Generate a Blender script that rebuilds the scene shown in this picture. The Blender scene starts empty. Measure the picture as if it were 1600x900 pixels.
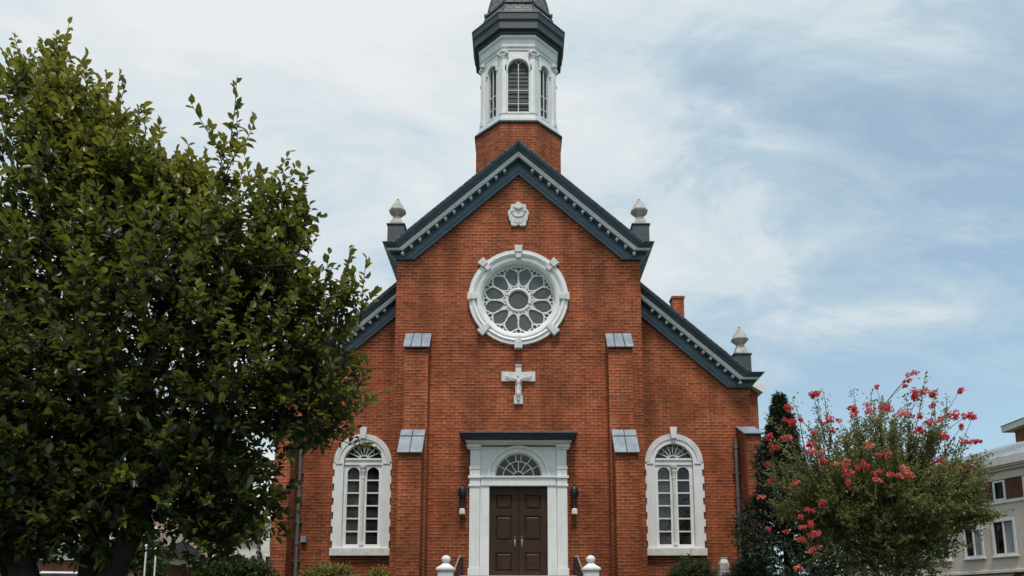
import bpy, bmesh, math, random
import numpy as np
from mathutils import Vector, Matrix
from mathutils.geometry import tessellate_polygon

C = bpy.context.scene.collection
R = math.radians
PI = math.pi
S = bpy.context.scene

# ------------------------------------------------------------------ camera, sky, sun, exposure
cam_d = bpy.data.cameras.new('camera')
cam_d.sensor_width = 36
cam_d.lens = 27.0
cam_d.shift_x = -0.00625
cam_d.shift_y = 0.20375
cam_d.clip_end = 3000
cam = bpy.data.objects.new('camera', cam_d)
C.objects.link(cam)
cam.location = (0, -25, 1.6)
cam.rotation_euler = (R(90 + 8.77), 0, 0)
S.camera = cam

SUN_EL, SUN_AZ = R(65), R(178)      # azimuth measured from +Y towards +X: the sun stands high, behind the camera
world = bpy.data.worlds.new('World')
S.world = world
world.use_nodes = True
wn, wl = world.node_tree.nodes, world.node_tree.links
wn.clear()


def wnode(t, **kw):
    n = wn.new(t)
    for k, v in kw.items():
        setattr(n, k, v)
    return n


def wmath(op, a, b=None, c=None):
    n = wn.new('ShaderNodeMath')
    n.operation = op
    for i, v in enumerate((a, b, c)):
        if v is None:
            continue
        if isinstance(v, (int, float)):
            n.inputs[i].default_value = v
        else:
            wl.new(v, n.inputs[i])
    return n.outputs[0]


w_out = wnode('ShaderNodeOutputWorld')
sky = wnode('ShaderNodeTexSky', sky_type='NISHITA', sun_disc=False)
sky.sun_elevation = SUN_EL
sky.sun_rotation = SUN_AZ
sky.air_density = 1.0
sky.dust_density = 1.6
bg_sky = wnode('ShaderNodeBackground')
sky_t = wnode('ShaderNodeMix', data_type='RGBA', blend_type='MULTIPLY')
sky_t.inputs[0].default_value = 1
sky_t.inputs[7].default_value = (0.90, 1.13, 1.12, 1)      # thin high haze: a little less violet
wl.new(sky.outputs[0], sky_t.inputs[6])
wl.new(sky_t.outputs[2], bg_sky.inputs[0])
bg_sky.inputs[1].default_value = 0.15
tc = wnode('ShaderNodeTexCoord')
sep = wnode('ShaderNodeSeparateXYZ')
wl.new(tc.outputs['Generated'], sep.inputs[0])
dx, dy, dz = sep.outputs
den = wmath('ADD', wmath('MAXIMUM', dz, 0.0), 0.28)
cx_ = wmath('DIVIDE', dx, den)
cy_ = wmath('DIVIDE', dy, den)
cmb = wnode('ShaderNodeCombineXYZ')
wl.new(cx_, cmb.inputs[0])
wl.new(cy_, cmb.inputs[1])
mp = wnode('ShaderNodeMapping')
mp.inputs['Location'].default_value = (3.4, 1.2, 0)
mp.inputs['Rotation'].default_value = (0, 0, R(-30))
mp.inputs['Scale'].default_value = (0.8, 1.25, 1)
wl.new(cmb.outputs[0], mp.inputs[0])


def wnoise(scale, detail, rough, dist):
    n = wnode('ShaderNodeTexNoise')
    n.inputs['Scale'].default_value = scale
    n.inputs['Detail'].default_value = detail
    n.inputs['Roughness'].default_value = rough
    n.inputs['Distortion'].default_value = dist
    wl.new(mp.outputs[0], n.inputs[0])
    return n.outputs[0]


def wramp(v, p0, c0, p1, c1):
    r = wnode('ShaderNodeValToRGB')
    r.color_ramp.elements[0].position = p0
    r.color_ramp.elements[0].color = (*c0, 1)
    r.color_ramp.elements[1].position = p1
    r.color_ramp.elements[1].color = (*c1, 1)
    wl.new(v, r.inputs[0])
    return r.outputs[0]


big_n = wnoise(1.3, 12, 0.60, 0.5)
fine_n = wnoise(3.4, 10, 0.62, 0.8)
nz = wmath('ADD', wmath('MULTIPLY', big_n, 0.60), wmath('MULTIPLY', fine_n, 0.40))
# thicker cloud in the middle of the view and overhead, thinning to the right, to the far left and towards the horizon
bias = wmath('ADD', wmath('MULTIPLY', wmath('MAXIMUM', wmath('SUBTRACT', dx, 0.05), 0.0), -0.42), wmath('MULTIPLY', dz, 0.17))
edge = wmath('MULTIPLY', wmath('MAXIMUM', wmath('SUBTRACT', wmath('MULTIPLY', dx, -1.0), 0.30), 0.0), -0.55)
cov = wmath('ADD', wmath('ADD', nz, bias), edge)
veil = wramp(cov, 0.36, (0.46, 0.46, 0.46), 0.50, (1, 1, 1))
body = wramp(cov, 0.45, (0.555, 0.68, 0.755), 0.63, (0.82, 0.845, 0.865))
bg_cloud = wnode('ShaderNodeBackground')
wl.new(body, bg_cloud.inputs[0])
bg_cloud.inputs[1].default_value = 1.0
mixw = wnode('ShaderNodeMixShader')
wl.new(veil, mixw.inputs[0])
wl.new(bg_sky.outputs[0], mixw.inputs[1])
wl.new(bg_cloud.outputs[0], mixw.inputs[2])
wl.new(mixw.outputs[0], w_out.inputs[0])

sun_d = bpy.data.lights.new('sun', 'SUN')
sun_d.energy = 2.7
sun_d.angle = R(9)
sun_d.color = (1.0, 0.95, 0.88)
sun = bpy.data.objects.new('sun', sun_d)
C.objects.link(sun)
sv = Vector((math.sin(SUN_AZ) * math.cos(SUN_EL), math.cos(SUN_AZ) * math.cos(SUN_EL), math.sin(SUN_EL)))
sun.rotation_euler = (-sv).to_track_quat('-Z', 'Y').to_euler()
sun.location = sv * 60

S.view_settings.view_transform = 'Standard'
S.view_settings.look = 'None'
S.view_settings.exposure = 0.0
S.view_settings.gamma = 1.0
S.view_settings.use_curve_mapping = False


# ------------------------------------------------------------------ materials
def new_mat(name):
    m = bpy.data.materials.new(name)
    m.use_nodes = True
    nt = m.node_tree
    return m, nt.nodes, nt.links, nt.nodes['Principled BSDF']


def paint(name, col, rough=0.5, var=0.12, scale=6.0, bump=0.0, bscale=40.0, metal=0.0, spec=0.5, dirt=0.0, dirtcol=(0.12, 0.10, 0.08)):
    """a plain coloured surface with uneven tone, a little relief and, with dirt, soiled patches and runs"""
    m, N, L, P = new_mat(name)
    P.inputs['Roughness'].default_value = rough
    P.inputs['Metallic'].default_value = metal
    P.inputs['Specular IOR Level'].default_value = spec
    t = N.new('ShaderNodeTexCoord')
    n = N.new('ShaderNodeTexNoise')
    n.inputs['Scale'].default_value = scale
    n.inputs['Detail'].default_value = 6
    L.new(t.outputs['Object'], n.inputs[0])
    mr = N.new('ShaderNodeMapRange')
    mr.inputs['From Min'].default_value = 0.3
    mr.inputs['From Max'].default_value = 0.7
    mr.inputs['To Min'].default_value = 1 - var
    mr.inputs['To Max'].default_value = 1 + var * 0.6
    L.new(n.outputs[0], mr.inputs[0])
    mx = N.new('ShaderNodeMix')
    mx.data_type = 'RGBA'
    mx.blend_type = 'MULTIPLY'
    mx.inputs[0].default_value = 1
    mx.inputs[6].default_value = (*col, 1)
    L.new(mr.outputs[0], mx.inputs[7])
    last = mx.outputs[2]
    if dirt:
        mp = N.new('ShaderNodeMapping')
        mp.inputs['Scale'].default_value = (5, 5, 0.7)
        L.new(t.outputs['Object'], mp.inputs[0])
        nd = N.new('ShaderNodeTexNoise')
        nd.inputs['Scale'].default_value = 1.6
        nd.inputs['Detail'].default_value = 8
        nd.inputs['Roughness'].default_value = 0.65
        L.new(mp.outputs[0], nd.inputs[0])
        r = N.new('ShaderNodeMapRange')
        r.inputs['From Min'].default_value = 0.48
        r.inputs['From Max'].default_value = 0.75
        r.inputs['To Max'].default_value = dirt
        L.new(nd.outputs[0], r.inputs[0])
        m2 = N.new('ShaderNodeMix')
        m2.data_type = 'RGBA'
        L.new(r.outputs[0], m2.inputs[0])
        L.new(last, m2.inputs[6])
        m2.inputs[7].default_value = (*dirtcol, 1)
        last = m2.outputs[2]
    L.new(last, P.inputs['Base Color'])
    if bump:
        nb = N.new('ShaderNodeTexNoise')
        nb.inputs['Scale'].default_value = bscale
        nb.inputs['Detail'].default_value = 4
        L.new(t.outputs['Object'], nb.inputs[0])
        b = N.new('ShaderNodeBump')
        b.inputs['Strength'].default_value = bump
        b.inputs['Distance'].default_value = 0.02
        L.new(nb.outputs[0], b.inputs['Height'])
        L.new(b.outputs[0], P.inputs['Normal'])
    return m


def coursed(name, c1, c2, mortar, bw, rh, ms, rough=0.85, bumpd=0.012, var=0.3, stain=0.35, offset=0.5, pale=0.0, bed_shadow=0.0, bed_shadow_col=(0.07, 0.024, 0.015)):
    """bricks, slates or boards laid in courses over the mesh's metre-scaled UVs"""
    m, N, L, P = new_mat(name)
    P.inputs['Roughness'].default_value = rough
    P.inputs['Specular IOR Level'].default_value = 0.25
    t = N.new('ShaderNodeTexCoord')
    # a slight waver so the courses are not ruler-straight
    wv = N.new('ShaderNodeTexNoise')
    wv.inputs['Scale'].default_value = 0.9
    wv.inputs['Detail'].default_value = 3
    L.new(t.outputs['UV'], wv.inputs[0])
    vm = N.new('ShaderNodeVectorMath')
    vm.operation = 'MULTIPLY_ADD'
    L.new(wv.outputs['Color'], vm.inputs[0])
    vm.inputs[1].default_value = (0.03, 0.03, 0)
    L.new(t.outputs['UV'], vm.inputs[2])
    b = N.new('ShaderNodeTexBrick')
    b.offset = offset
    b.inputs['Scale'].default_value = 1
    b.inputs['Brick Width'].default_value = bw
    b.inputs['Row Height'].default_value = rh
    b.inputs['Mortar Size'].default_value = ms
    b.inputs['Mortar Smooth'].default_value = 0.25
    b.inputs['Bias'].default_value = -0.1
    b.inputs['Color1'].default_value = (*c1, 1)
    b.inputs['Color2'].default_value = (*c2, 1)
    b.inputs['Mortar'].default_value = (*mortar, 1)
    L.new(vm.outputs[0], b.inputs[0])
    last = b.outputs[0]
    height = b.outputs['Fac']
    if bed_shadow:
        # shadow lines painted and grooved below the bed joints, with no upright joints
        bj = N.new('ShaderNodeTexBrick')
        bj.offset = 0.0
        bj.inputs['Scale'].default_value = 1
        bj.inputs['Brick Width'].default_value = 400.0
        bj.inputs['Row Height'].default_value = rh
        bj.inputs['Mortar Size'].default_value = bed_shadow
        bj.inputs['Mortar Smooth'].default_value = 0.4
        va = N.new('ShaderNodeVectorMath')
        va.operation = 'ADD'
        L.new(vm.outputs[0], va.inputs[0])
        va.inputs[1].default_value = (171.3, 0.026, 0)
        L.new(va.outputs[0], bj.inputs[0])
        jn = N.new('ShaderNodeTexNoise')
        jn.inputs['Scale'].default_value = 1.6
        jn.inputs['Detail'].default_value = 6
        jn.inputs['Roughness'].default_value = 0.7
        L.new(t.outputs['UV'], jn.inputs[0])
        jr = N.new('ShaderNodeMapRange')
        jr.inputs['From Min'].default_value = 0.3
        jr.inputs['From Max'].default_value = 0.62
        jr.inputs['To Min'].default_value = 0.30
        jr.inputs['To Max'].default_value = 1.0
        L.new(jn.outputs[0], jr.inputs[0])
        jm = N.new('ShaderNodeMath')
        jm.operation = 'MULTIPLY'
        L.new(bj.outputs['Fac'], jm.inputs[0])
        L.new(jr.outputs[0], jm.inputs[1])
        jx = N.new('ShaderNodeMix')
        jx.data_type = 'RGBA'
        L.new(jm.outputs[0], jx.inputs[0])
        L.new(last, jx.inputs[6])
        jx.inputs[7].default_value = (*bed_shadow_col, 1)
        last = jx.outputs[2]
        hm = N.new('ShaderNodeMath')
        hm.operation = 'MAXIMUM'
        hm.inputs[1].default_value = 0.0
        L.new(bj.outputs['Fac'], hm.inputs[0])
        height = hm.outputs[0]
    # mortar whose tone changes from patch to patch
    if pale:
        pn = N.new('ShaderNodeTexNoise')
        pn.inputs['Scale'].default_value = 1.1
        pn.inputs['Detail'].default_value = 8
        pn.inputs['Roughness'].default_value = 0.7
        L.new(t.outputs['UV'], pn.inputs[0])
        pr = N.new('ShaderNodeMapRange')
        pr.inputs['From Min'].default_value = 0.47
        pr.inputs['From Max'].default_value = 0.68
        pr.inputs['To Max'].default_value = pale
        L.new(pn.outputs[0], pr.inputs[0])
        mu = N.new('ShaderNodeMath')
        mu.operation = 'MULTIPLY'
        L.new(pr.outputs[0], mu.inputs[0])
        L.new(b.outputs['Fac'], mu.inputs[1])
        pm = N.new('ShaderNodeMix')
        pm.data_type = 'RGBA'
        L.new(mu.outputs[0], pm.inputs[0])
        L.new(last, pm.inputs[6])
        pm.inputs[7].default_value = (0.52, 0.27, 0.15, 1)
        last = pm.outputs[2]
    for sc, lo, hi, (sx, sy) in ((0.55, 1 - var, 1 + var * 0.6, (1, 1)), (5.0, 0.82, 1.15, (1, 2.2)), (1.0, 1 - stain, 1.08, (1.7, 0.12))):
        mp = N.new('ShaderNodeMapping')
        mp.inputs['Scale'].default_value = (sx, sy, 1)
        L.new(t.outputs['UV'], mp.inputs[0])
        n = N.new('ShaderNodeTexNoise')
        n.inputs['Scale'].default_value = sc
        n.inputs['Detail'].default_value = 7
        n.inputs['Roughness'].default_value = 0.6
        L.new(mp.outputs[0], n.inputs[0])
        mr = N.new('ShaderNodeMapRange')
        mr.inputs['From Min'].default_value = 0.32
        mr.inputs['From Max'].default_value = 0.62
        mr.inputs['To Min'].default_value = lo
        mr.inputs['To Max'].default_value = hi
        L.new(n.outputs[0], mr.inputs[0])
        mx = N.new('ShaderNodeMix')
        mx.data_type = 'RGBA'
        mx.blend_type = 'MULTIPLY'
        mx.inputs[0].default_value = 1
        L.new(last, mx.inputs[6])
        L.new(mr.outputs[0], mx.inputs[7])
        last = mx.outputs[2]
    if bed_shadow:
        # colour darkens towards the bottom, with an uneven upper edge
        sp_ = N.new('ShaderNodeSeparateXYZ')
        L.new(t.outputs['UV'], sp_.inputs[0])
        gn = N.new('ShaderNodeTexNoise')
        gn.inputs['Scale'].default_value = 0.8
        gn.inputs['Detail'].default_value = 8
        gn.inputs['Roughness'].default_value = 0.7
        L.new(t.outputs['UV'], gn.inputs[0])
        ga = N.new('ShaderNodeMath')
        ga.operation = 'MULTIPLY_ADD'
        L.new(gn.outputs[0], ga.inputs[0])
        ga.inputs[1].default_value = 5.0
        L.new(sp_.outputs[1], ga.inputs[2])
        gr = N.new('ShaderNodeMapRange')
        gr.inputs['From Min'].default_value = 2.6
        gr.inputs['From Max'].default_value = 6.2
        gr.inputs['To Min'].default_value = 0.76
        gr.inputs['To Max'].default_value = 1.0
        L.new(ga.outputs[0], gr.inputs[0])
        gx_ = N.new('ShaderNodeMix')
        gx_.data_type = 'RGBA'
        gx_.blend_type = 'MULTIPLY'
        gx_.inputs[0].default_value = 1
        L.new(last, gx_.inputs[6])
        L.new(gr.outputs[0], gx_.inputs[7])
        last = gx_.outputs[2]
    L.new(last, P.inputs['Base Color'])
    bp = N.new('ShaderNodeBump')
    bp.invert = True
    bp.inputs['Strength'].default_value = 0.8
    bp.inputs['Distance'].default_value = bumpd
    L.new(height, bp.inputs['Height'])
    nb = N.new('ShaderNodeTexNoise')
    nb.inputs['Scale'].default_value = 28
    nb.inputs['Detail'].default_value = 5
    L.new(t.outputs['UV'], nb.inputs[0])
    b2 = N.new('ShaderNodeBump')
    b2.inputs['Strength'].default_value = 0.35
    b2.inputs['Distance'].default_value = bumpd
    L.new(nb.outputs[0], b2.inputs['Height'])
    L.new(bp.outputs[0], b2.inputs['Normal'])
    L.new(b2.outputs[0], P.inputs['Normal'])
    return m


def glass(name, col, rough=0.12, var=0.5, scale=1.2, spec=0.5):
    m, N, L, P = new_mat(name)
    P.inputs['Roughness'].default_value = rough
    P.inputs['Specular IOR Level'].default_value = spec
    t = N.new('ShaderNodeTexCoord')
    n = N.new('ShaderNodeTexNoise')
    n.inputs['Scale'].default_value = scale
    n.inputs['Detail'].default_value = 4
    L.new(t.outputs['Object'], n.inputs[0])
    cr = N.new('ShaderNodeValToRGB')
    cr.color_ramp.elements[0].position = 0.35
    cr.color_ramp.elements[0].color = (*[c * (1 - var) for c in col], 1)
    cr.color_ramp.elements[1].position = 0.65
    cr.color_ramp.elements[1].color = (*[c * (1 + var) for c in col], 1)
    L.new(n.outputs[0], cr.inputs[0])
    L.new(cr.outputs[0], P.inputs['Base Color'])
    nb = N.new('ShaderNodeTexNoise')
    nb.inputs['Scale'].default_value = 2.5
    L.new(t.outputs['Object'], nb.inputs[0])
    b = N.new('ShaderNodeBump')
    b.inputs['Strength'].default_value = 0.3
    b.inputs['Distance'].default_value = 0.05
    L.new(nb.outputs[0], b.inputs['Height'])
    L.new(b.outputs[0], P.inputs['Normal'])
    return m


def leafy(name, stops, rough=0.42, transl=0.28, spec=0.5, tcol=(0.16, 0.22, 0.03)):
    """foliage: every leaf carries its own tint value"""
    m, N, L, P = new_mat(name)
    P.inputs['Roughness'].default_value = rough
    P.inputs['Specular IOR Level'].default_value = spec
    a = N.new('ShaderNodeAttribute')
    a.attribute_name = 'tint'
    cr = N.new('ShaderNodeValToRGB')
    el = cr.color_ramp.elements
    while len(el) < len(stops):
        el.new(0.5)
    for e, (p, c) in zip(el, stops):
        e.position = p
        e.color = (*c, 1)
    L.new(a.outputs['Fac'], cr.inputs[0])
    L.new(cr.outputs[0], P.inputs['Base Color'])
    tr = N.new('ShaderNodeBsdfTranslucent')
    g = N.new('ShaderNodeMix')
    g.data_type = 'RGBA'
    g.inputs[0].default_value = 0.5
    L.new(cr.outputs[0], g.inputs[6])
    g.inputs[7].default_value = (*tcol, 1)
    L.new(g.outputs[2], tr.inputs[0])
    ms = N.new('ShaderNodeMixShader')
    ms.inputs[0].default_value = transl
    L.new(P.outputs[0], ms.inputs[1])
    L.new(tr.outputs[0], ms.inputs[2])
    L.new(ms.outputs[0], N['Material Output'].inputs[0])
    return m


M = {}
M['brick'] = coursed('red_brick', (0.405, 0.098, 0.034), (0.205, 0.046, 0.019), (0.44, 0.160, 0.076), 0.275, 0.108, 0.012, pale=0.6, var=0.30, stain=0.40, bed_shadow=0.017)
M['brick_far'] = coursed('far_brick', (0.27, 0.09, 0.05), (0.2, 0.065, 0.04), (0.2, 0.13, 0.1), 0.28, 0.12, 0.02)
M['white'] = paint('white_paint', (0.76, 0.765, 0.75), 0.5, 0.06, 3.0, 0.08, 60, dirt=0.26, dirtcol=(0.36, 0.33, 0.28))
M['stone'] = paint('pale_stone', (0.68, 0.675, 0.65), 0.75, 0.12, 5.0, 0.3, 50, dirt=0.3, dirtcol=(0.22, 0.2, 0.17))
M['finial_stone'] = paint('weathered_stone', (0.46, 0.43, 0.40), 0.8, 0.25, 6.0, 0.4, 40, dirt=0.6, dirtcol=(0.16, 0.13, 0.11))
M['blue'] = paint('slate_blue_paint', (0.082, 0.138, 0.182), 0.5, 0.2, 2.0, 0.08, 40, dirt=0.3, dirtcol=(0.02, 0.025, 0.03))
M['dark'] = paint('charcoal_paint', (0.048, 0.060, 0.070), 0.55, 0.2, 3.0, 0.1, 40)
M['canopy'] = paint('dark_navy_canopy', (0.022, 0.028, 0.042), 0.5, 0.25, 4.0, 0.1, 30)
M['slate'] = coursed('slate_shingles', (0.21, 0.21, 0.215), (0.14, 0.142, 0.146), (0.06, 0.06, 0.062), 0.3, 0.19, 0.02, 0.6, 0.02)
M['pier_cap'] = paint('grey_metal_sheet', (0.25, 0.295, 0.345), 0.45, 0.25, 3.0, 0.1, 20, dirt=0.55, dirtcol=(0.10, 0.12, 0.14))
M['seam'] = paint('sheet_seam', (0.06, 0.07, 0.085), 0.6)
M['door'] = paint('dark_brown_door', (0.042, 0.021, 0.011), 0.5, 0.3, 5.0, 0.1, 70, spec=0.25)
M['silver'] = paint('brushed_silver', (0.6, 0.6, 0.6), 0.3, 0.1, 10, metal=0.9)
M['iron'] = paint('black_iron', (0.016, 0.014, 0.014), 0.5, 0.2, 10, 0.2, 60)
M['lampglass'] = paint('milky_lamp_glass', (0.55, 0.56, 0.55), 0.25, 0.08)
M['pipe'] = paint('grey_pipe_paint', (0.13, 0.125, 0.13), 0.5, 0.3, 3.0, dirt=0.4)
M['rose_glass'] = glass('greenish_leaded_glass', (0.070, 0.084, 0.086), 0.3, 0.18, 1.0)
M['pane'] = glass('dark_window_glass', (0.017, 0.018, 0.018), 0.04, 0.9, 2.2, 0.5)
M['pane_light'] = glass('paler_window_glass', (0.050, 0.050, 0.048), 0.05, 0.55, 1.6, 0.7)  # window glass in a paler grey, for one sash of each tall window
M['louvre'] = paint('grey_louvre', (0.050, 0.056, 0.060), 0.6, 0.2, 4.0)
M['cream'] = paint('cream_stucco', (0.68, 0.59, 0.50), 0.85, 0.10, 1.2, 0.25, 30, dirt=0.3, dirtcol=(0.28, 0.24, 0.2))
M['offwhite'] = paint('offwhite_trim', (0.70, 0.68, 0.63), 0.6, 0.1, 2.0, dirt=0.35, dirtcol=(0.3, 0.28, 0.25))
M['boards'] = coursed('brown_boards', (0.16, 0.065, 0.04), (0.12, 0.048, 0.03), (0.06, 0.025, 0.018), 5.0, 0.16, 0.014, 0.7, 0.02)
M['zinc'] = paint('zinc_roof', (0.33, 0.36, 0.40), 0.45, 0.2, 0.8, metal=0.2)
M['pink'] = paint('pinkish_stucco', (0.42, 0.29, 0.225), 0.9, 0.12, 0.8, 0.2, 20)
M['shrubby_brown'] = paint('awning_brown', (0.06, 0.035, 0.025), 0.8)
M['carwhite'] = paint('white_car_paint', (0.72, 0.72, 0.70), 0.25, 0.04, 2.0)
M['tyre'] = paint('tyre_rubber', (0.02, 0.02, 0.02), 0.8)
M['red_light'] = paint('red_lens', (0.4, 0.02, 0.02), 0.2)
M['bark'] = paint('dark_brown_bark', (0.015, 0.012, 0.010), 0.9, 0.45, 7.0, 0.8, 18)
M['myrtle_bark'] = paint('pale_tan_bark', (0.17, 0.115, 0.08), 0.8, 0.35, 7.0, 0.5, 18)
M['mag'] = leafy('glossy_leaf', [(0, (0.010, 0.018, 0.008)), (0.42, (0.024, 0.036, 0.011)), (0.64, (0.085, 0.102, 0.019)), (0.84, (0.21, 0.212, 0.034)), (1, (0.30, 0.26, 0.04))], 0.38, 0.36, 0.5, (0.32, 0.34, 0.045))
M['myrtle'] = leafy('small_green_leaf', [(0, (0.044, 0.066, 0.022)), (0.5, (0.145, 0.178, 0.055)), (0.8, (0.27, 0.28, 0.10)), (1, (0.32, 0.18, 0.08))], 0.5, 0.4, 0.5, (0.32, 0.32, 0.08))
M['conifer'] = leafy('dark_needle', [(0, (0.010, 0.018, 0.010)), (0.7, (0.022, 0.038, 0.018)), (1, (0.045, 0.062, 0.028))], 0.6, 0.1)
M['yellow_shrub'] = leafy('yellow_green_leaf', [(0, (0.09, 0.105, 0.02)), (0.6, (0.24, 0.23, 0.045)), (1, (0.40, 0.33, 0.08))], 0.5, 0.25)
M['green_shrub'] = leafy('mid_green_leaf', [(0, (0.020, 0.035, 0.012)), (0.6, (0.042, 0.07, 0.022)), (1, (0.10, 0.13, 0.04))], 0.5, 0.25)
M['blossom'] = leafy('coral_pink_petal', [(0, (0.68, 0.07, 0.075)), (0.45, (0.82, 0.155, 0.15)), (0.8, (0.86, 0.30, 0.25)), (1, (0.72, 0.27, 0.12))], 0.6, 0.35, 0.3, (0.7, 0.12, 0.15))
M['asphalt'] = paint('asphalt', (0.05, 0.05, 0.052), 0.9, 0.25, 1.0, 0.4, 60)
M['pavement'] = coursed('pavement_slabs', (0.33, 0.31, 0.29), (0.28, 0.265, 0.25), (0.14, 0.13, 0.12), 1.5, 1.5, 0.02, 0.9, 0.01, offset=0.0)
M['kerb'] = paint('kerb_stone', (0.35, 0.34, 0.32), 0.85, 0.15, 2.0, 0.3, 40)
M['lawn'] = paint('lawn', (0.045, 0.065, 0.02), 0.95, 0.5, 1.5, 0.8, 30)


# ------------------------------------------------------------------ mesh building
class MB:
    def __init__(s):
        s.v, s.f = [], []

    def add(s, verts, faces):
        k = len(s.v)
        s.v += [tuple(p) for p in verts]
        s.f += [tuple(i + k for i in f) for f in faces]
        return s

    def box(s, x0, x1, y0, y1, z0, z1, T=None):
        vs = [(x, y, z) for z in (z0, z1) for y in (y0, y1) for x in (x0, x1)]
        if T:
            vs = [T(*p) for p in vs]
        return s.add(vs, [(0, 1, 3, 2), (4, 6, 7, 5), (0, 4, 5, 1), (2, 3, 7, 6), (0, 2, 6, 4), (1, 5, 7, 3)])

    def plate(s, outer, T, d0, d1, holes=()):
        """flat shape with holes, given in (u, v), between depths d0 and d1"""
        loops = [list(outer)] + [list(h) for h in holes]
        if holes:
            tris = tessellate_polygon([[Vector((p[0], p[1], 0)) for p in l] for l in loops])
        else:
            tris = [tuple(range(len(outer)))]
        allp = [p for l in loops for p in l]
        n = len(allp)
        vs = [T(p[0], p[1], d1) for p in allp] + [T(p[0], p[1], d0) for p in allp]
        fs = [tuple(t) for t in tris] + [tuple(i + n for i in reversed(t)) for t in tris]
        k = 0
        for l in loops:
            m = len(l)
            for i in range(m):
                a, b = k + i, k + (i + 1) % m
                fs.append((a, b, b + n, a + n))
            k += m
        return s.add(vs, fs)

    def rings(s, rings, closed=True, caps=True):
        n = len(rings[0])
        vs = [p for r in rings for p in r]
        fs = []
        for i in range(len(rings) - 1):
            for j in range(n if closed else n - 1):
                a, b = i * n + j, i * n + (j + 1) % n
                fs.append((a, b, b + n, a + n))
        if caps:
            fs.append(tuple(range(n)))
            fs.append(tuple((len(rings) - 1) * n + j for j in range(n)))
        return s.add(vs, fs)

    def lathe(s, prof, c=(0, 0, 0), n=16, phase=0.0, sx=1, sy=1):
        rs = []
        for r, z in prof:
            r = max(r, 0.002)
            rs.append([(c[0] + sx * r * math.cos(phase + 2 * PI * j / n), c[1] + sy * r * math.sin(phase + 2 * PI * j / n), c[2] + z) for j in range(n)])
        return s.rings(rs)

    def tube(s, pts, rad, n=6):
        pts = [Vector(p) for p in pts]
        if isinstance(rad, (int, float)):
            rad = [rad] * len(pts)
        rs = []
        for i, p in enumerate(pts):
            t = (pts[min(i + 1, len(pts) - 1)] - pts[max(i - 1, 0)])
            t = t.normalized() if t.length > 1e-9 else Vector((0, 0, 1))
            a = t.cross(Vector((0, 0, 1)) if abs(t.z) < 0.9 else Vector((1, 0, 0))).normalized()
            b = t.cross(a)
            rs.append([tuple(p + rad[i] * (math.cos(2 * PI * j / n) * a + math.sin(2 * PI * j / n) * b)) for j in range(n)])
        return s.rings(rs)

    def build(s, name, mat, parent=None, bevel=0.0, smooth=False, cat=None, label=None, group=None, kind=None):
        base = parent_loc(parent)
        me = bpy.data.meshes.new(name)
        bm = bmesh.new()
        vs = [bm.verts.new((p[0] - base[0], p[1] - base[1], p[2] - base[2])) for p in s.v]
        for f in s.f:
            try:
                bm.faces.new([vs[i] for i in f])
            except ValueError:
                pass
        bmesh.ops.recalc_face_normals(bm, faces=bm.faces)
        uv = bm.loops.layers.uv.new('UVMap')
        for f in bm.faces:
            n = f.normal
            t = Vector((0, 0, 1)).cross(n)
            if abs(n.z) > 0.95 or t.length < 1e-4:
                for l in f.loops:
                    l[uv].uv = (l.vert.co.x, l.vert.co.y)
            else:
                t.normalize()
                w = n.cross(t)
                for l in f.loops:
                    co = l.vert.co
                    l[uv].uv = (co.dot(t), co.dot(w) if abs(n.z) > 0.2 else co.z)
            f.smooth = smooth
        bm.to_mesh(me)
        bm.free()
        me.materials.append(mat)
        o = bpy.data.objects.new(name, me)
        C.objects.link(o)
        if parent:
            o.parent = parent
        if bevel:
            b = o.modifiers.new('bevel', 'BEVEL')
            b.width = bevel
            b.segments = 2
            b.limit_method = 'ANGLE'
            b.angle_limit = R(40)
        tag(o, cat, label, group, kind)
        return o


def parent_loc(o):
    v = Vector((0, 0, 0))
    while o:
        v += Vector(o.location)
        o = o.parent
    return v


def tag(o, cat=None, label=None, group=None, kind=None):
    for k, v in (('category', cat), ('label', label), ('group', group), ('kind', kind)):
        if v:
            o[k] = v
    return o


def empty(name, loc, cat, label, group=None):
    o = bpy.data.objects.new(name, None)
    o.empty_display_size = 0.3
    C.objects.link(o)
    o.location = loc
    return tag(o, cat, label, group)


def copy_tree(o, parent=None):
    c = o.copy()
    C.objects.link(c)
    c.parent = parent
    for ch in list(o.children):
        copy_tree(ch, c)
    return c


def FR(y0, x0=0.0, z0=0.0):
    """a wall facing the street: u runs right, v up, depth d comes out of the wall at Y = y0"""
    return lambda u, v, d: (x0 + u, y0 - d, z0 + v)


def arc(cx, cz, r, a0, a1, n):
    return [(cx + r * math.cos(R(a0 + (a1 - a0) * i / n)), cz + r * math.sin(R(a0 + (a1 - a0) * i / n))) for i in range(n + 1)]


def ring(cx, cz, r, n=48):
    return arc(cx, cz, r, 0, 360, n)[:-1]


def arch_loop(cx, hw, z0, zs, n=20):
    """an opening with a round head"""
    return [(cx - hw, z0), (cx + hw, z0)] + arc(cx, zs, hw, 0, 180, n)


def rect(x0, x1, z0, z1):
    return [(x0, z0), (x1, z0), (x1, z1), (x0, z1)]


# ------------------------------------------------------------------ the ground
def ground_z(x, y):
    t = min(max((y + 17.0) / 10.0, 0), 1)
    h = 2.25 * t * t * (3 - 2 * t)
    s = min(max((x - 12.0) / 8.0, 0), 1)
    q = min(max((-x - 11.0) / 3.5, 0), 1)
    return h * (1 - 0.55 * s) * (1 - 0.28 * q)


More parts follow.
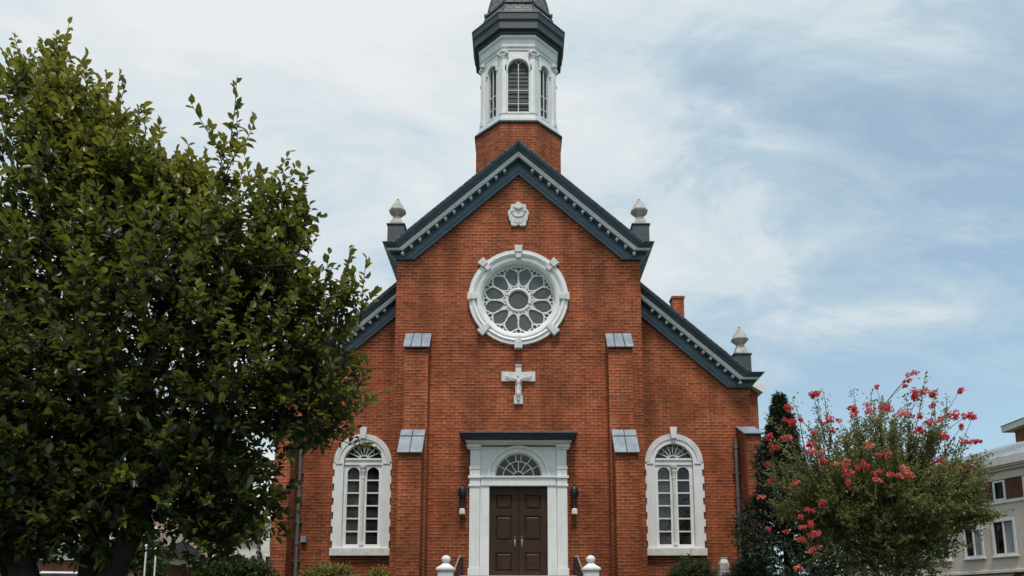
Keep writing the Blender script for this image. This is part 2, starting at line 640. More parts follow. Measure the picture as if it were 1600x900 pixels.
gx = [-900, -300, -120, -60, -40, -30] + [-24 + i for i in range(0, 60)] + [40, 60, 120, 300, 900]
gy = [-300, -100, -50, -30, -22, -17.2] + [-17 + i for i in range(0, 22)] + [10, 20, 40, 80, 200, 500, 1200]
g = MB()
g.v = [(x, y, ground_z(x, y)) for y in gy for x in gx]
nx = len(gx)
g.f = [(j * nx + i, j * nx + i + 1, (j + 1) * nx + i + 1, (j + 1) * nx + i) for j in range(len(gy) - 1) for i in range(nx - 1)]
g.build('ground', M['lawn'], smooth=True, kind='structure')
MB().add([(-300, -30, 0.004), (300, -30, 0.004), (300, -21.6, 0.004), (-300, -21.6, 0.004)], [(0, 1, 2, 3)]).build('road', M['asphalt'], kind='structure')
MB().box(-300, 300, -21.58, -21.42, -0.1, 0.13).build('kerb', M['kerb'], kind='structure', bevel=0.02)
MB().box(-300, 300, -21.41, -18.2, -0.1, 0.125).build('pavement', M['pavement'], kind='structure')

# ------------------------------------------------------------------ the church
church = empty('church', (0, 5, 2.2), 'church', 'red brick church with white octagonal belfry, rose window and blue-grey gable cornices')
W = 4.2                      # half width of the nave front
YW = 0.9                     # the aisle fronts stand back by this much
RISE = 0.88                  # slope of the roofs
CN = math.sqrt(1 + RISE * RISE)


class Rake:
    """a sloping cornice that flattens into a short level end"""

    def __init__(s, sgn, y0, z0, zh, xi, xe0, xe1):
        s.sgn, s.y0, s.z0, s.zh, s.xi, s.xe0, s.xe1 = sgn, y0, z0, zh, xi, xe0, xe1

    def z(s, x, n):
        return s.z0 + n * CN - RISE * x

    def zl(s, n):
        return s.zh + n * 0.54

    def kink(s, n):
        return (s.z0 + n * CN - s.zl(n)) / RISE

    def piece(s, mb, prof):
        rs = []
        for k in range(3):
            r = []
            for n, y in prof:
                x = (s.xi, s.kink(n), s.xe0 + (s.xe1 - s.xe0) * n / 0.7)[k]
                z = s.zl(n) if k == 2 else s.z(x, n)
                r.append((s.sgn * x, s.y0 + y, z))
            rs.append(r)
        return mb.rings(rs)


def cornice(rk, count, inner):
    mb = MB()
    rk.piece(mb, [(0, 0.03), (0, -0.07), (0.37, -0.07), (0.37, -0.31), (0.5, -0.31), (0.5, 0.03)])
    c = mb.build('gable_cornice', M['blue'], church)
    b = MB()
    rk.piece(b, [(-0.02, -0.072), (-0.02, -0.115), (0.05, -0.13), (0.075, -0.1), (0.075, -0.072)])
    rk.piece(b, [(0.105, -0.072), (0.105, -0.09), (0.125, -0.09), (0.125, -0.072)])
    b.build('bead_moulding', M['blue'], c)
    w = MB()
    rk.piece(w, [(0.392, -0.312), (0.392, -0.35), (0.43, -0.362), (0.445, -0.385), (0.502, -0.385), (0.502, -0.312)])
    w.build('white_moulding', M['white'], c)
    k = MB()
    rk.piece(k, [(0.504, 0.03), (0.504, -0.38), (0.54, -0.41), (0.60, -0.50), (0.625, -0.585), (0.672, -0.6), (0.672, 0.03)])
    k.build('crown_moulding', M['blue'], c)
    x0, x1 = inner, rk.kink(0.33) - 0.02
    for i in range(count):
        x = x0 + (x1 - x0) * (i + 0.5) / count
        dxn, dzn = 1 / CN, -RISE / CN           # along the slope
        nxn, nzn = RISE / CN, 1 / CN            # out of the slope
        hw = 0.046
        d = MB()
        zc = rk.z(x, 0)
        pr = [(0.31, -0.12), (0.368, -0.12), (0.368, -0.305), (0.32, -0.305), (0.295, -0.28), (0.30, -0.2)]
        rs = []
        for t in (-hw, hw):
            rs.append([(rk.sgn * (x + dxn * t + (n - 0) * nxn), rk.y0 + y, zc + dzn * t + n * nzn) for n, y in pr])
        # the normal offset moved x, so correct z onto the slope line
        d.rings(rs)
        d.build('modillion', M['white'], c)
    return c


def rose_cut():
    return ring(0, 12.35, 1.5, 56)


# nave front and body
gable_z = 16.9
outer = [(-W, 2.0), (W, 2.0), (W, 14.0), (3.65, 14.0), (0, gable_z + 0.32), (-3.65, 14.0), (-W, 14.0)]
nw = MB()
nw.plate(outer, FR(0), -0.40, 0, [rose_cut(), rect(-1.28, 1.28, 2.02, 7.15)])
nw.plate([(-W, 2.0), (W, 2.0), (W, 14.0), (0, gable_z + 0.7), (-W, 14.0)], FR(0), -27.5, -0.43)
nave_wall = nw.build('nave_wall', M['brick'], church)

for sgn in (-1, 1):
    rk = Rake(sgn, 0.0, gable_z, 13.72, 0.0, 4.24, 4.6)
    cornice(rk, 13, 0.12)
    # eave running back along the side of the nave
    MB().plate([(W + 0.003, 13.55), (W + 0.05, 13.55), (W + 0.06, 13.72), (W + 0.14, 13.9), (W + 0.36, 14.02), (W + 0.38, 14.08), (W + 0.003, 14.08)],
               lambda u, v, d, q=sgn: (q * u, d, v), 0.035, 27.5).build('eave_cornice', M['blue'], church)
    rf = MB()
    rk.piece(rf, [(0.674, 27.6), (0.674, -0.63), (0.715, -0.64), (0.73, -0.6), (0.73, 27.6)])
    rf.build('nave_roof', M['slate'], church)

# aisle fronts
AW = 8.04
WX = 5.33                    # centre of the tall windows
for sgn in (-1, 1):
    T = lambda u, v, d, q=sgn: (q * u, YW - d, v)
    zi = 12.15 + RISE * W    # frieze line carried to x = 0
    rk = Rake(sgn, YW, zi, 9.43, W + 0.004, 8.1, 8.42)
    wb = MB()
    wb.plate([(W + 0.004, 2.0), (AW, 2.0), (AW, 9.75), (7.2, 9.75), (W + 0.004, 12.15 + 0.32)], T, -0.40, 0, [arch_loop(WX, 0.80, 3.75, 6.78)])
    wb.plate([(W + 0.004, 2.0), (AW, 2.0), (AW, 9.7), (W + 0.004, 12.6)], T, -26.0, -0.43)
    wb.build('aisle_wall', M['brick'], church)
    cornice(rk, 13, W + 0.15)
    MB().plate([(AW + 0.003, 9.25), (AW + 0.05, 9.25), (AW + 0.06, 9.43), (AW + 0.12, 9.62), (AW + 0.34, 9.74), (AW + 0.36, 9.79), (AW + 0.003, 9.79)],
               lambda u, v, d, q=sgn: (q * u, YW + d, v), 0.035, 25.0).build('eave_cornice', M['blue'], church)
    rf = MB()
    rk.piece(rf, [(0.674, 25.5), (0.674, -0.63), (0.715, -0.64), (0.73, -0.6), (0.73, 25.5)])
    rf.build('aisle_roof', M['slate'], church)


# pinnacles
def pinnacle(x, y, zb, zt):
    p = MB().box(x - 0.29, x + 0.29, y - 0.29, y + 0.29, zb, zt - 0.05).box(x - 0.325, x + 0.325, y - 0.325, y + 0.325, zt - 0.048, zt).build('pinnacle', M['dark'], church, bevel=0.01)
    f = MB()
    f.lathe([(0.29, 0), (0.29, 0.06), (0.27, 0.07), (0.25, 0.13), (0.19, 0.24), (0.155, 0.33), (0.15, 0.36)], (x, y, zt + 0.002), 4, R(45), 1.15, 1.15)
    f.lathe([(0.12, 0.355), (0.13, 0.39), (0.22, 0.47), (0.305, 0.56), (0.315, 0.60), (0.29, 0.625), (0.20, 0.80), (0.09, 0.97), (0.045, 1.01), (0.05, 1.04), (0.035, 1.08), (0.0, 1.1)], (x, y, zt), 8, R(22.5))
    f.build('finial', M['finial_stone'], p)


for sgn in (-1, 1):
    pinnacle(sgn * 4.27, 0.3, 14.15, 15.1)
    pinnacle(sgn * 7.9, 1.25, 9.85, 10.72)

# chimney and the cross wing behind
MB().box(7.35, 7.9, 9.8, 10.35, 9.0, 16.55).box(7.31, 7.94, 9.76, 10.39, 16.552, 16.66).build('chimney', M['brick'], church)
tr = MB().box(-11.9, 11.9, 12, 19, 2.0, 12.6).build('transept_wall', M['brick'], church)
for sgn in (-1, 1):
    MB().plate([(11.2, 13.35), (11.2, 13.0), (12.05, 12.45), (12.25, 12.62), (12.25, 12.8)], lambda u, v, d, q=sgn: (q * u, d, v), 11.6, 19.4).build('transept_eave', M['white'], church)
MB().plate([(-11.8, 12.7), (11.8, 12.7), (0, 13.9)], lambda u, v, d: (u, d, v), 11.9, 19.1).build('transept_roof', M['slate'], church)


# buttresses of the front: two stages each under a sloping sheet-metal cap
def seamed_cap(parent, pts_top, pts_bot, xs, th=0.05, cross=None):
    (y1, z1), (y0, z0) = pts_top, pts_bot
    x0, x1 = xs
    ln = math.hypot(y0 - y1, z0 - z1)
    ny, nz = -(z1 - z0) / ln, -(y0 - y1) / ln      # outward normal of the slope (towards the street and up)
    ny, nz = -abs(ny), abs(nz)
    P = lambda x, t, h: (x, y1 + (y0 - y1) * t + ny * h, z1 + (z0 - z1) * t + nz * h)
    mb = MB()
    mb.add([P(x, t, h) for h in (0, th) for t in (0, 1) for x in (x0, x1)], [(0, 1, 3, 2), (4, 6, 7, 5), (0, 4, 5, 1), (2, 3, 7, 6), (0, 2, 6, 4), (1, 5, 7, 3)])
    c = mb.build('pier_cap', M['pier_cap'], parent, bevel=0.008)
    s = MB()
    for q in cross or ():
        (xa, ta), (xb, tb) = q
        pa, pb = P(xa, ta, th + 0.012), P(xb, tb, th + 0.012)
        s.tube([pa, pb], 0.016, 5)
    # drip edge
    s.tube([P(x0 - 0.01, 1.0, th * 0.4), P(x1 + 0.01, 1.0, th * 0.4)], 0.03, 6)
    s.build('seam', M['seam'], c)
    return c


for sgn in (-1, 1):
    xa, xb = sorted((sgn * 2.99, sgn * 3.79))
    m = MB()
    # upper stage
    m.add([(x, y, z) for x in (xa, xb) for (y, z) in ((-0.003, 2.0), (-0.5, 2.0), (-0.5, 10.42), (-0.003, 11.02))],
          [(0, 1, 2, 3), (7, 6, 5, 4), (0, 4, 5, 1), (1, 5, 6, 2), (2, 6, 7, 3), (3, 7, 4, 0)])
    xc, xd = sorted((sgn * 3.07, sgn * 3.80 + sgn * 0.002))
    m.add([(x, y, z) for x in (xc, xd) for (y, z) in ((-0.503, 2.0), (-1.17, 2.0), (-1.17, 6.72), (-0.503, 7.52))],
          [(0, 1, 2, 3), (7, 6, 5, 4), (0, 4, 5, 1), (1, 5, 6, 2), (2, 6, 7, 3), (3, 7, 4, 0)])
    bt = m.build('buttress', M['brick'], church)
    w = xb - xa
    seamed_cap(bt, (0.0, 11.04), (-0.56, 10.38), (xa - 0.04, xb + 0.04), 0.05,
               [((xa + w * 0.3, 0), (xa + w * 0.27, 1)), ((xa + w * 0.66, 0), (xa + w * 0.7, 1))])
    w = xd - xc
    seamed_cap(bt, (-0.5, 7.56), (-1.24, 6.66), (xc - 0.03, xd + 0.03), 0.05,
               [((xc - 0.02, 0.3), (xd + 0.02, 0.3)), ((xc + w * 0.5, 0), (xc + w * 0.5, 1))])
    # end piers of the aisles with a lead cap
    xe, xf = sorted((sgn * 7.58, sgn * 8.10))
    e = MB().add([(x, y, z) for x in (xe, xf) for (y, z) in ((YW - 0.003, 2.0), (0.02, 2.0), (0.02, 7.58), (YW - 0.003, 7.98))],
                 [(0, 1, 2, 3), (7, 6, 5, 4), (0, 4, 5, 1), (1, 5, 6, 2), (2, 6, 7, 3), (3, 7, 4, 0)])
    ep = e.build('buttress', M['brick'], church)
    seamed_cap(ep, (YW, 8.0), (-0.05, 7.55), (xe - 0.06, xf + 0.06), 0.05)
    # drainpipe in the corner beside the pier
    dp = MB().tube([(sgn * 7.46, YW - 0.12, 7.6), (sgn * 7.46, YW - 0.12, 2.2)], 0.062, 10)
    for z in (7.3, 5.6, 4.0, 2.9):
        dp.lathe([(0.062, -0.05), (0.085, -0.05), (0.085, 0.05), (0.062, 0.05)], (sgn * 7.46, YW - 0.12, z), 10)
    dpo = dp.build('drainpipe', M['pipe'], church)
    br = MB()
    for z in (6.4, 4.7, 3.4):
        br.box(sgn * 7.46 - 0.11, sgn * 7.46 + 0.11, YW - 0.14, YW - 0.001, z - 0.025, z + 0.025)
    br.build('pipe_bracket', M['pipe'], dpo)

MB().box(-7.34, -7.16, YW - 0.13, YW - 0.002, 4.02, 4.22).build('meter_box', M['pier_cap'], church, bevel=0.01)

# rose window
RZ = 12.35
rs = MB()
prof = [(1.24, -0.22), (1.26, 0.0), (1.34, 0.07), (1.42, 0.09), (1.44, 0.06), (1.47, 0.06), (1.49, 0.11), (1.56, 0.15), (1.59, 0.11), (1.70, 0.11), (1.71, 0.0), (1.485, -0.01), (1.485, -0.22)]
NR = 72
rr = []
for i in range(NR + 1):
    a = 2 * PI * i / NR
    rr.append([(r * math.cos(a), -d, RZ + r * math.sin(a)) for r, d in prof])
rs.rings(rr, caps=False)
rose = rs.build('rose_window', M['white'], church)
for p in rose.data.polygons:
    p.use_smooth = False
MB().plate(ring(0, RZ, 1.3, 48), FR(0), -0.26, -0.21).build('rose_glass', M['rose_glass'], rose)
for i in range(8):
    a = R(90 + 45 * i)
    ca, sa = math.cos(a), math.sin(a)
    out = 1.85 if i not in (2, 6) else 1.74
    k = MB()
    for (r0, r1, h0, h1, d) in ((1.40, 1.60, 0.085, 0.10, 0.17), (1.60, out, 0.11, 0.14, 0.20)):
        pts = [(r0, -h0), (r1, -h1), (r1, h1), (r0, h0)]
        k.plate([(r * ca - t * sa, RZ + r * sa + t * ca) for r, t in pts], FR(0), 0.004, d)
    k.build('keystone', M['stone'], rose, bevel=0.012)
tcy = MB()
for r, w in ((0.39, 0.052), (1.225, 0.035)):
    tcy.tube([(r * math.cos(2 * PI * i / 40), 0.185, RZ + r * math.sin(2 * PI * i / 40)) for i in range(41)], w, 8)
for i in range(12):
    a = R(15 + 30 * i)
    ca, sa = math.cos(a), math.sin(a)
    pts = []
    shape = [(0.50, 0.02), (0.56, 0.10), (0.66, 0.165), (0.80, 0.222), (0.93, 0.243), (1.04, 0.205), (1.12, 0.13), (1.18, 0.05), (1.20, 0.0)]
    full = shape + [(r, -t) for r, t in reversed(shape)]
    for r, t in full + [full[0]]:
        pts.append((r * ca - t * sa, 0.19, RZ + r * sa + t * ca))
    tcy.tube(pts, 0.026, 6)
    b = R(30 * i)
    tcy.tube([(0.42 * math.cos(b), 0.19, RZ + 0.42 * math.sin(b)), (0.70 * math.cos(b), 0.19, RZ + 0.70 * math.sin(b))], 0.022, 5)
    tcy.tube([(0.42 * ca, 0.19, RZ + 0.42 * sa), (0.52 * ca, 0.19, RZ + 0.52 * sa)], 0.024, 5)
for i in range(12):
    b = R(30 * i)
    q = (1.125 * math.cos(b), RZ + 1.125 * math.sin(b))
    tcy.tube([(q[0] + 0.085 * math.cos(2 * PI * k / 12), 0.185, q[1] + 0.085 * math.sin(2 * PI * k / 12)) for k in range(13)], 0.022, 5)
    for dlt in (-7, 7):
        e_ = R(30 * i + dlt)
        tcy.tube([(0.43 * math.cos(e_), 0.19, RZ + 0.43 * math.sin(e_)), (0.60 * math.cos(b), 0.19, RZ + 0.60 * math.sin(b))], 0.02, 5)
tcy.build('rose_tracery', M['white'], rose)


# tall round-headed windows of the aisle fronts
def tall_window(sgn):
    y0 = YW
    T = lambda u, v, d: (sgn * u, y0 - d, v)
    zs = 6.78
    fr = MB()
    # stone surround, toothed at its sides
    left, right = [], []
    zq = [3.83 + 0.245 * i for i in range(13)]
    for i in range(12):
        o = 0.06 if i % 2 else 0.0
        right += [(WX + 0.955 + o, zq[i]), (WX + 0.955 + o, zq[i + 1] - 0.001)]
    left = [(2 * WX - x, z) for x, z in reversed(right)]
    outer = right + arc(WX, zs, 0.975, 0, 180, 28) + left
    fr.plate(outer, T, 0.003, 0.07, [arch_loop(WX, 0.70, 3.85, zs, 24)])
    fr.plate(arch_loop(WX, 0.70, 3.84, zs, 24), T, -0.20, 0.068, [arch_loop(WX, 0.655, 3.86, zs, 24)])
    win = fr.build('arched_window', M['white'], church, bevel=0.008)
    ar = MB()
    ar.plate(arc(WX, zs, 0.99, 0, 180, 28) + arc(WX, zs, 0.80, 180, 0, 28), T, 0.071, 0.10)
    ar.box(WX - 0.93, WX - 0.70, -0.071, -0.10, zs - 0.07, zs, lambda x, y, z: T(x, z, -y))
    ar.box(WX + 0.70, WX + 0.93, -0.071, -0.10, zs - 0.07, zs, lambda x, y, z: T(x, z, -y))
    ar.build('arch_moulding', M['stone'], win, bevel=0.008)
    MB().plate([(WX - 0.09, 7.60), (WX + 0.09, 7.60), (WX + 0.125, 8.0), (WX - 0.125, 8.0)], T, 0.102, 0.17).build('keystone', M['stone'], win, bevel=0.01)
    MB().plate(rect(WX - 1.02, WX + 1.02, 3.57, 3.826), T, 0.003, 0.16).build('sill', M['stone'], win, bevel=0.012)
    MB().plate([(WX - 0.65, 6.80)] + [(WX + 0.65, 6.80)] + arc(WX, zs + 0.02, 0.65, 0, 180, 24), T, -0.19, -0.155).build('glass', M['pane'], win)
    for e_ in (-1, 1):
        MB().plate(rect(WX + (e_ < 0) * -0.65, WX + (e_ > 0) * 0.65, 3.87, 6.798), T, -0.19, -0.155).build('glass', M['pane_light'] if sgn * e_ < 0 else M['pane'], win)
    # two casements with round heads under a transom
    sa = MB()
    hw = 0.205
    c1, c2 = WX - 0.335, WX + 0.335
    sa.plate(rect(WX - 0.654, WX + 0.654, 3.86, 6.70), T, -0.153, -0.075, [arch_loop(c1, hw, 3.97, 6.42, 14), arch_loop(c2, hw, 3.97, 6.42, 14)])
    sa.build('sash', M['white'], win, bevel=0.006)
    tm = MB()
    tm.plate(rect(WX - 0.654, WX + 0.654, 6.702, 6.90), T, -0.152, -0.03)
    tm.plate(rect(WX - 0.654, WX + 0.654, 6.86, 6.93), T, -0.029, 0.01)
    tm.build('transom', M['white'], win, bevel=0.008)
    mu = MB()
    for c in (c1, c2):
        for k in range(1, 6):
            z = 3.97 + k * (6.62 - 3.97) / 6
            mu.plate(rect(c - hw + 0.002, c + hw - 0.002, z - 0.022, z + 0.022), T, -0.152, -0.095)
    for k in range(1, 8):
        a = R(180 * k / 8)
        r0, r1 = (0.14, 0.64)
        p0 = (WX + r0 * math.cos(a), 6.93 + r0 * math.sin(a) * 0.75)
        p1 = (WX + r1 * math.cos(a), 6.93 + min(r1 * math.sin(a), 0.50 + 0.0 * a))
        if k in (3, 4, 5):
            p1 = (WX + 0.48 * math.cos(a), 6.93 + 0.485 * math.sin(a))
        mu.tube([T(*p0, -0.12), T(*p1, -0.12)], 0.017, 5)
    for rad in (0.15,):
        mu.tube([T(WX + rad * math.cos(R(t)), 6.93 + 0.75 * rad * math.sin(R(t)), -0.12) for t in range(0, 181, 15)], 0.02, 5)
    # hanging loops between the spokes of the head
    for k in range(1, 7, 1):
        a = R(180 * (k + 0.5) / 8)
        pts = [(0.15, R(180 * k / 8)), (0.36, R(180 * k / 8) + 0.04), (0.43, a), (0.36, R(180 * (k + 1) / 8) - 0.04), (0.15, R(180 * (k + 1) / 8))]
        mu.tube([T(WX + r * math.cos(t), 6.93 + r * math.sin(t), -0.115) for r, t in pts], 0.012, 4)
    mu.build('muntin', M['white'], win)
    col = MB()
    yb = y0 + 0.045
    col.lathe([(0.075, 0), (0.075, 0.06), (0.055, 0.09), (0.05, 2.28), (0.065, 2.30), (0.065, 2.34), (0.055, 2.36), (0.07, 2.45), (0.10, 2.56), (0.075, 2.58), (0.11, 2.66), (0.12, 2.70), (0.12, 2.74)], (sgn * WX, yb, 3.93), 12)
    col.build('column', M['stone'], win, smooth=False)
    return win


for sgn in (-1, 1):
    tall_window(sgn)

# entrance
pt = MB()
T = FR(0)
pt.plate(rect(-1.27, 1.27, 5.80, 7.12), T, -0.05, 0.10, [[(-0.78, 6.12), (0.78, 6.12)] + arc(0, 6.12, 0.78, 0, 180, 28)[1:-1]])
pt.plate(rect(-1.26, -0.955, 2.84, 5.799), T, -0.05, 0.10)
pt.plate(rect(0.955, 1.26, 2.84, 5.799), T, -0.05, 0.10)
pt.plate(rect(-1.24, 1.24, 5.80, 6.06), T, 0.102, 0.14)
pt.plate(rect(-1.26, 1.26, 6.062, 6.12), T, 0.102, 0.19)
portal = pt.build('portal', M['white'], church, bevel=0.01)
av = MB()
for r0, r1, d in ((0.785, 0.86, 0.13), (0.862, 0.94, 0.115), (0.942, 1.03, 0.17)):
    av.plate(arc(0, 6.122, r1, 0, 180, 32) + arc(0, 6.122, r0, 180, 0, 32), T, 0.102, d)
av.build('archivolt', M['white'], portal, bevel=0.006)
for sgn in (-1, 1):
    p = MB()
    B = lambda x0, x1, d, z0, z1: p.box(min(sgn * x0, sgn * x1), max(sgn * x0, sgn * x1), -d, -0.003, z0, z1)
    B(1.264, 1.60, 0.20, 3.1, 5.76)
    B(1.25, 1.635, 0.24, 2.84, 3.098)
    B(1.25, 1.635, 0.235, 5.762, 5.84)
    B(1.262, 1.605, 0.215, 5.842, 6.03)
    B(1.245, 1.65, 0.26, 6.032, 6.12)
    B(1.262, 1.60, 0.215, 6.122, 6.33)
    B(1.255, 1.615, 0.235, 6.332, 6.44)
    B(1.268, 1.585, 0.20, 6.442, 7.0)
    B(1.245, 1.66, 0.26, 7.002, 7.06)
    B(1.235, 1.70, 0.31, 7.062, 7.16)
    p.build('pilaster', M['white'], portal, bevel=0.01)
    # small panel in the corner above the arch
    MB().plate([(sgn * 1.2, 6.62), (sgn * 1.2, 7.02), (sgn * 0.92, 7.02), (sgn * 1.02, 6.85)] if sgn > 0 else [(-1.2, 6.62), (-1.02, 6.85), (-0.92, 7.02), (-1.2, 7.02)], T, 0.102, 0.112).build('spandrel_panel', M['white'], portal)
cp = MB()
cp.box(-1.66, 1.66, -0.34, -0.003, 7.162, 7.20)
cp.box(-1.74, 1.74, -0.48, -0.003, 7.202, 7.262)
cp.build('canopy_moulding', M['white'], portal, bevel=0.012)
ca = MB()
ca.add([(x * 1.83, y, z) for x in (-1, 1) for (y, z) in ((-0.003, 7.264), (-0.60, 7.264), (-0.68, 7.40), (-0.68, 7.44), (-0.003, 7.44))],
       [(0, 1, 2, 3, 4), (9, 8, 7, 6, 5), (0, 5, 6, 1), (1, 6, 7, 2), (2, 7, 8, 3), (3, 8, 9, 4), (4, 9, 5, 0)])
cpo = ca.build('canopy', M['canopy'], portal, bevel=0.01)
fl = MB()
fl.add([(x, y, z) for x in (-1.93, 1.93) for (y, z) in ((-0.003, 7.442), (-0.75, 7.442), (-0.75, 7.475), (-0.003, 7.60))],
       [(0, 1, 2, 3), (7, 6, 5, 4), (0, 4, 5, 1), (1, 5, 6, 2), (2, 6, 7, 3), (3, 7, 4, 0)])
rng = random.Random(3)
for i in range(90):
    x = rng.uniform(-1.85, 1.85)
    y = rng.uniform(-0.1, -0.5)
    z = 7.475 + (0.75 + y) * 0.168
    r = rng.uniform(0.015, 0.045)
    fl.box(x - r * 1.6, x + r * 1.6, y - r, y + r, z, z + r)
fl.build('canopy_flashing', M['pipe'], cpo)
# fanlight
fg = MB().plate([(-0.79, 6.10), (0.79, 6.10)] + arc(0, 6.12, 0.79, 0, 180, 28), T, -0.09, -0.055).build('fanlight', M['pane'], portal)
fm = MB()
fm.tube([(0.17 * math.cos(R(t)), 0.03, 6.13 + 0.17 * math.sin(R(t))) for t in range(0, 181, 12)], 0.02, 6)
fm.tube([(0.51 * math.cos(R(t)), 0.03, 6.13 + 0.51 * math.sin(R(t))) for t in range(0, 181, 6)], 0.017, 6)
fm.tube([(0.765 * math.cos(R(t)), 0.03, 6.13 + 0.765 * math.sin(R(t))) for t in range(0, 181, 6)], 0.024, 6)
fm.tube([(-0.78, 0.03, 6.135), (0.78, 0.03, 6.135)], 0.024, 6)
for t in (33, 61, 90, 119, 147):
    fm.tube([(0.17 * math.cos(R(t)), 0.03, 6.13 + 0.17 * math.sin(R(t))), (0.51 * math.cos(R(t)), 0.03, 6.13 + 0.51 * math.sin(R(t)))], 0.016, 6)
for t in (29, 56, 82, 98, 124, 151):
    fm.tube([(0.51 * math.cos(R(t)), 0.03, 6.13 + 0.51 * math.sin(R(t))), (0.77 * math.cos(R(t)), 0.03, 6.13 + 0.77 * math.sin(R(t)))], 0.016, 6)
fm.build('fanlight_bar', M['white'], fg)
for sgn in (-1, 1):
    x0, x1 = (0.006, 0.953)
    Tq = lambda u, v, d, q=sgn: (q * u, -d, v)
    pans = [(3.02, 3.62), (4.03, 4.83), (5.06, 5.52)]
    d = MB().plate(rect(x0, x1, 2.84, 5.797), Tq, -0.17, -0.09, [rect(0.21, 0.74, a, b) for a, b in pans]).build('door', M['door'], portal, bevel=0.006)
    for a, b in pans:
        pp = MB()
        i = 0.075
        o = rect(0.212, 0.738, a + 0.002, b - 0.002)
        n = rect(0.212 + i, 0.738 - i, a + i, b - i)
        pp.rings([[Tq(u, v, -0.16) for u, v in o], [Tq(u, v, -0.134) for u, v in o], [Tq(u, v, -0.118) for u, v in rect(0.212 + i * .6, 0.738 - i * .6, a + i * .6, b - i * .6)],
                  [Tq(u, v, -0.10) for u, v in n]])
        pp.build('door_panel', M['door'], d)
    h = MB()
    hx = sgn * 0.115
    h.plate(rect(hx - 0.022, hx + 0.022, 3.86, 4.06), T, -0.089, -0.075)
    h.tube([(hx, 0.07, 4.0), (hx, 0.015, 3.99), (hx, 0.01, 3.93), (hx, 0.02, 3.80), (hx, 0.07, 3.78)], 0.016, 8)
    h.lathe([(0.0, -0.02), (0.022, -0.015), (0.024, 0.0), (0.022, 0.015), (0, 0.02)], (hx, 0.06, 4.12), 10)
    h.build('handle', M['silver'], d)
MB().box(-0.95, 0.95, -0.3, 0.09, 2.78, 2.836).build('threshold', M['stone'], portal)

# ------------------------------------------------------------------ steeple
SC = (0.0, 2.36)
K8 = 1 / math.cos(PI / 8)


def OCT(k, a=0.0):
    t = R(45 * k)
    nx_, ny_ = math.sin(t), -math.cos(t)
    ux, uy = math.cos(t), math.sin(t)
    return lambda u, v, d: (SC[0] + u * ux + (a + d) * nx_, SC[1] + u * uy + (a + d) * ny_, v)


def octo(mb, prof):
    return mb.lathe([(a * K8, z) for a, z in prof], (SC[0], SC[1], 0), 8, PI / 8)


st = octo(MB(), [(1.60, 13.5), (1.60, 19.44)]).build('steeple_base', M['brick'], church)
octo(MB(), [(1.63, 19.442), (1.66, 19.47), (1.66, 19.53), (1.55, 19.55)]).build('base_ledge', M['dark'], st)
bf = MB()
octo(bf, [(1.55, 19.552), (1.55, 19.72), (1.50, 19.75), (1.50, 19.86), (1.42, 19.90), (1.42, 19.93)])
A8 = 1.40
hwf = A8 * math.tan(PI / 8)
for k in range(8):
    bf.plate(rect(-hwf, hwf, 19.932, 22.55), OCT(k, A8), -0.16, 0.0, [arch_loop(0, 0.385 if k % 2 == 0 else 0.21, 20.0, 21.80 if k % 2 == 0 else 21.97, 18)])
octo(bf, [(1.40, 22.552), (1.43, 22.56), (1.43, 22.66), (1.47, 22.68), (1.47, 22.96), (1.53, 23.02), (1.53, 23.12), (1.3, 23.13)])
belfry = bf.build('belfry', M['white'], church, bevel=0.008)
octo(MB(), [(1.15, 20.1), (1.15, 22.54)]).build('belfry_core', M['iron'], belfry)
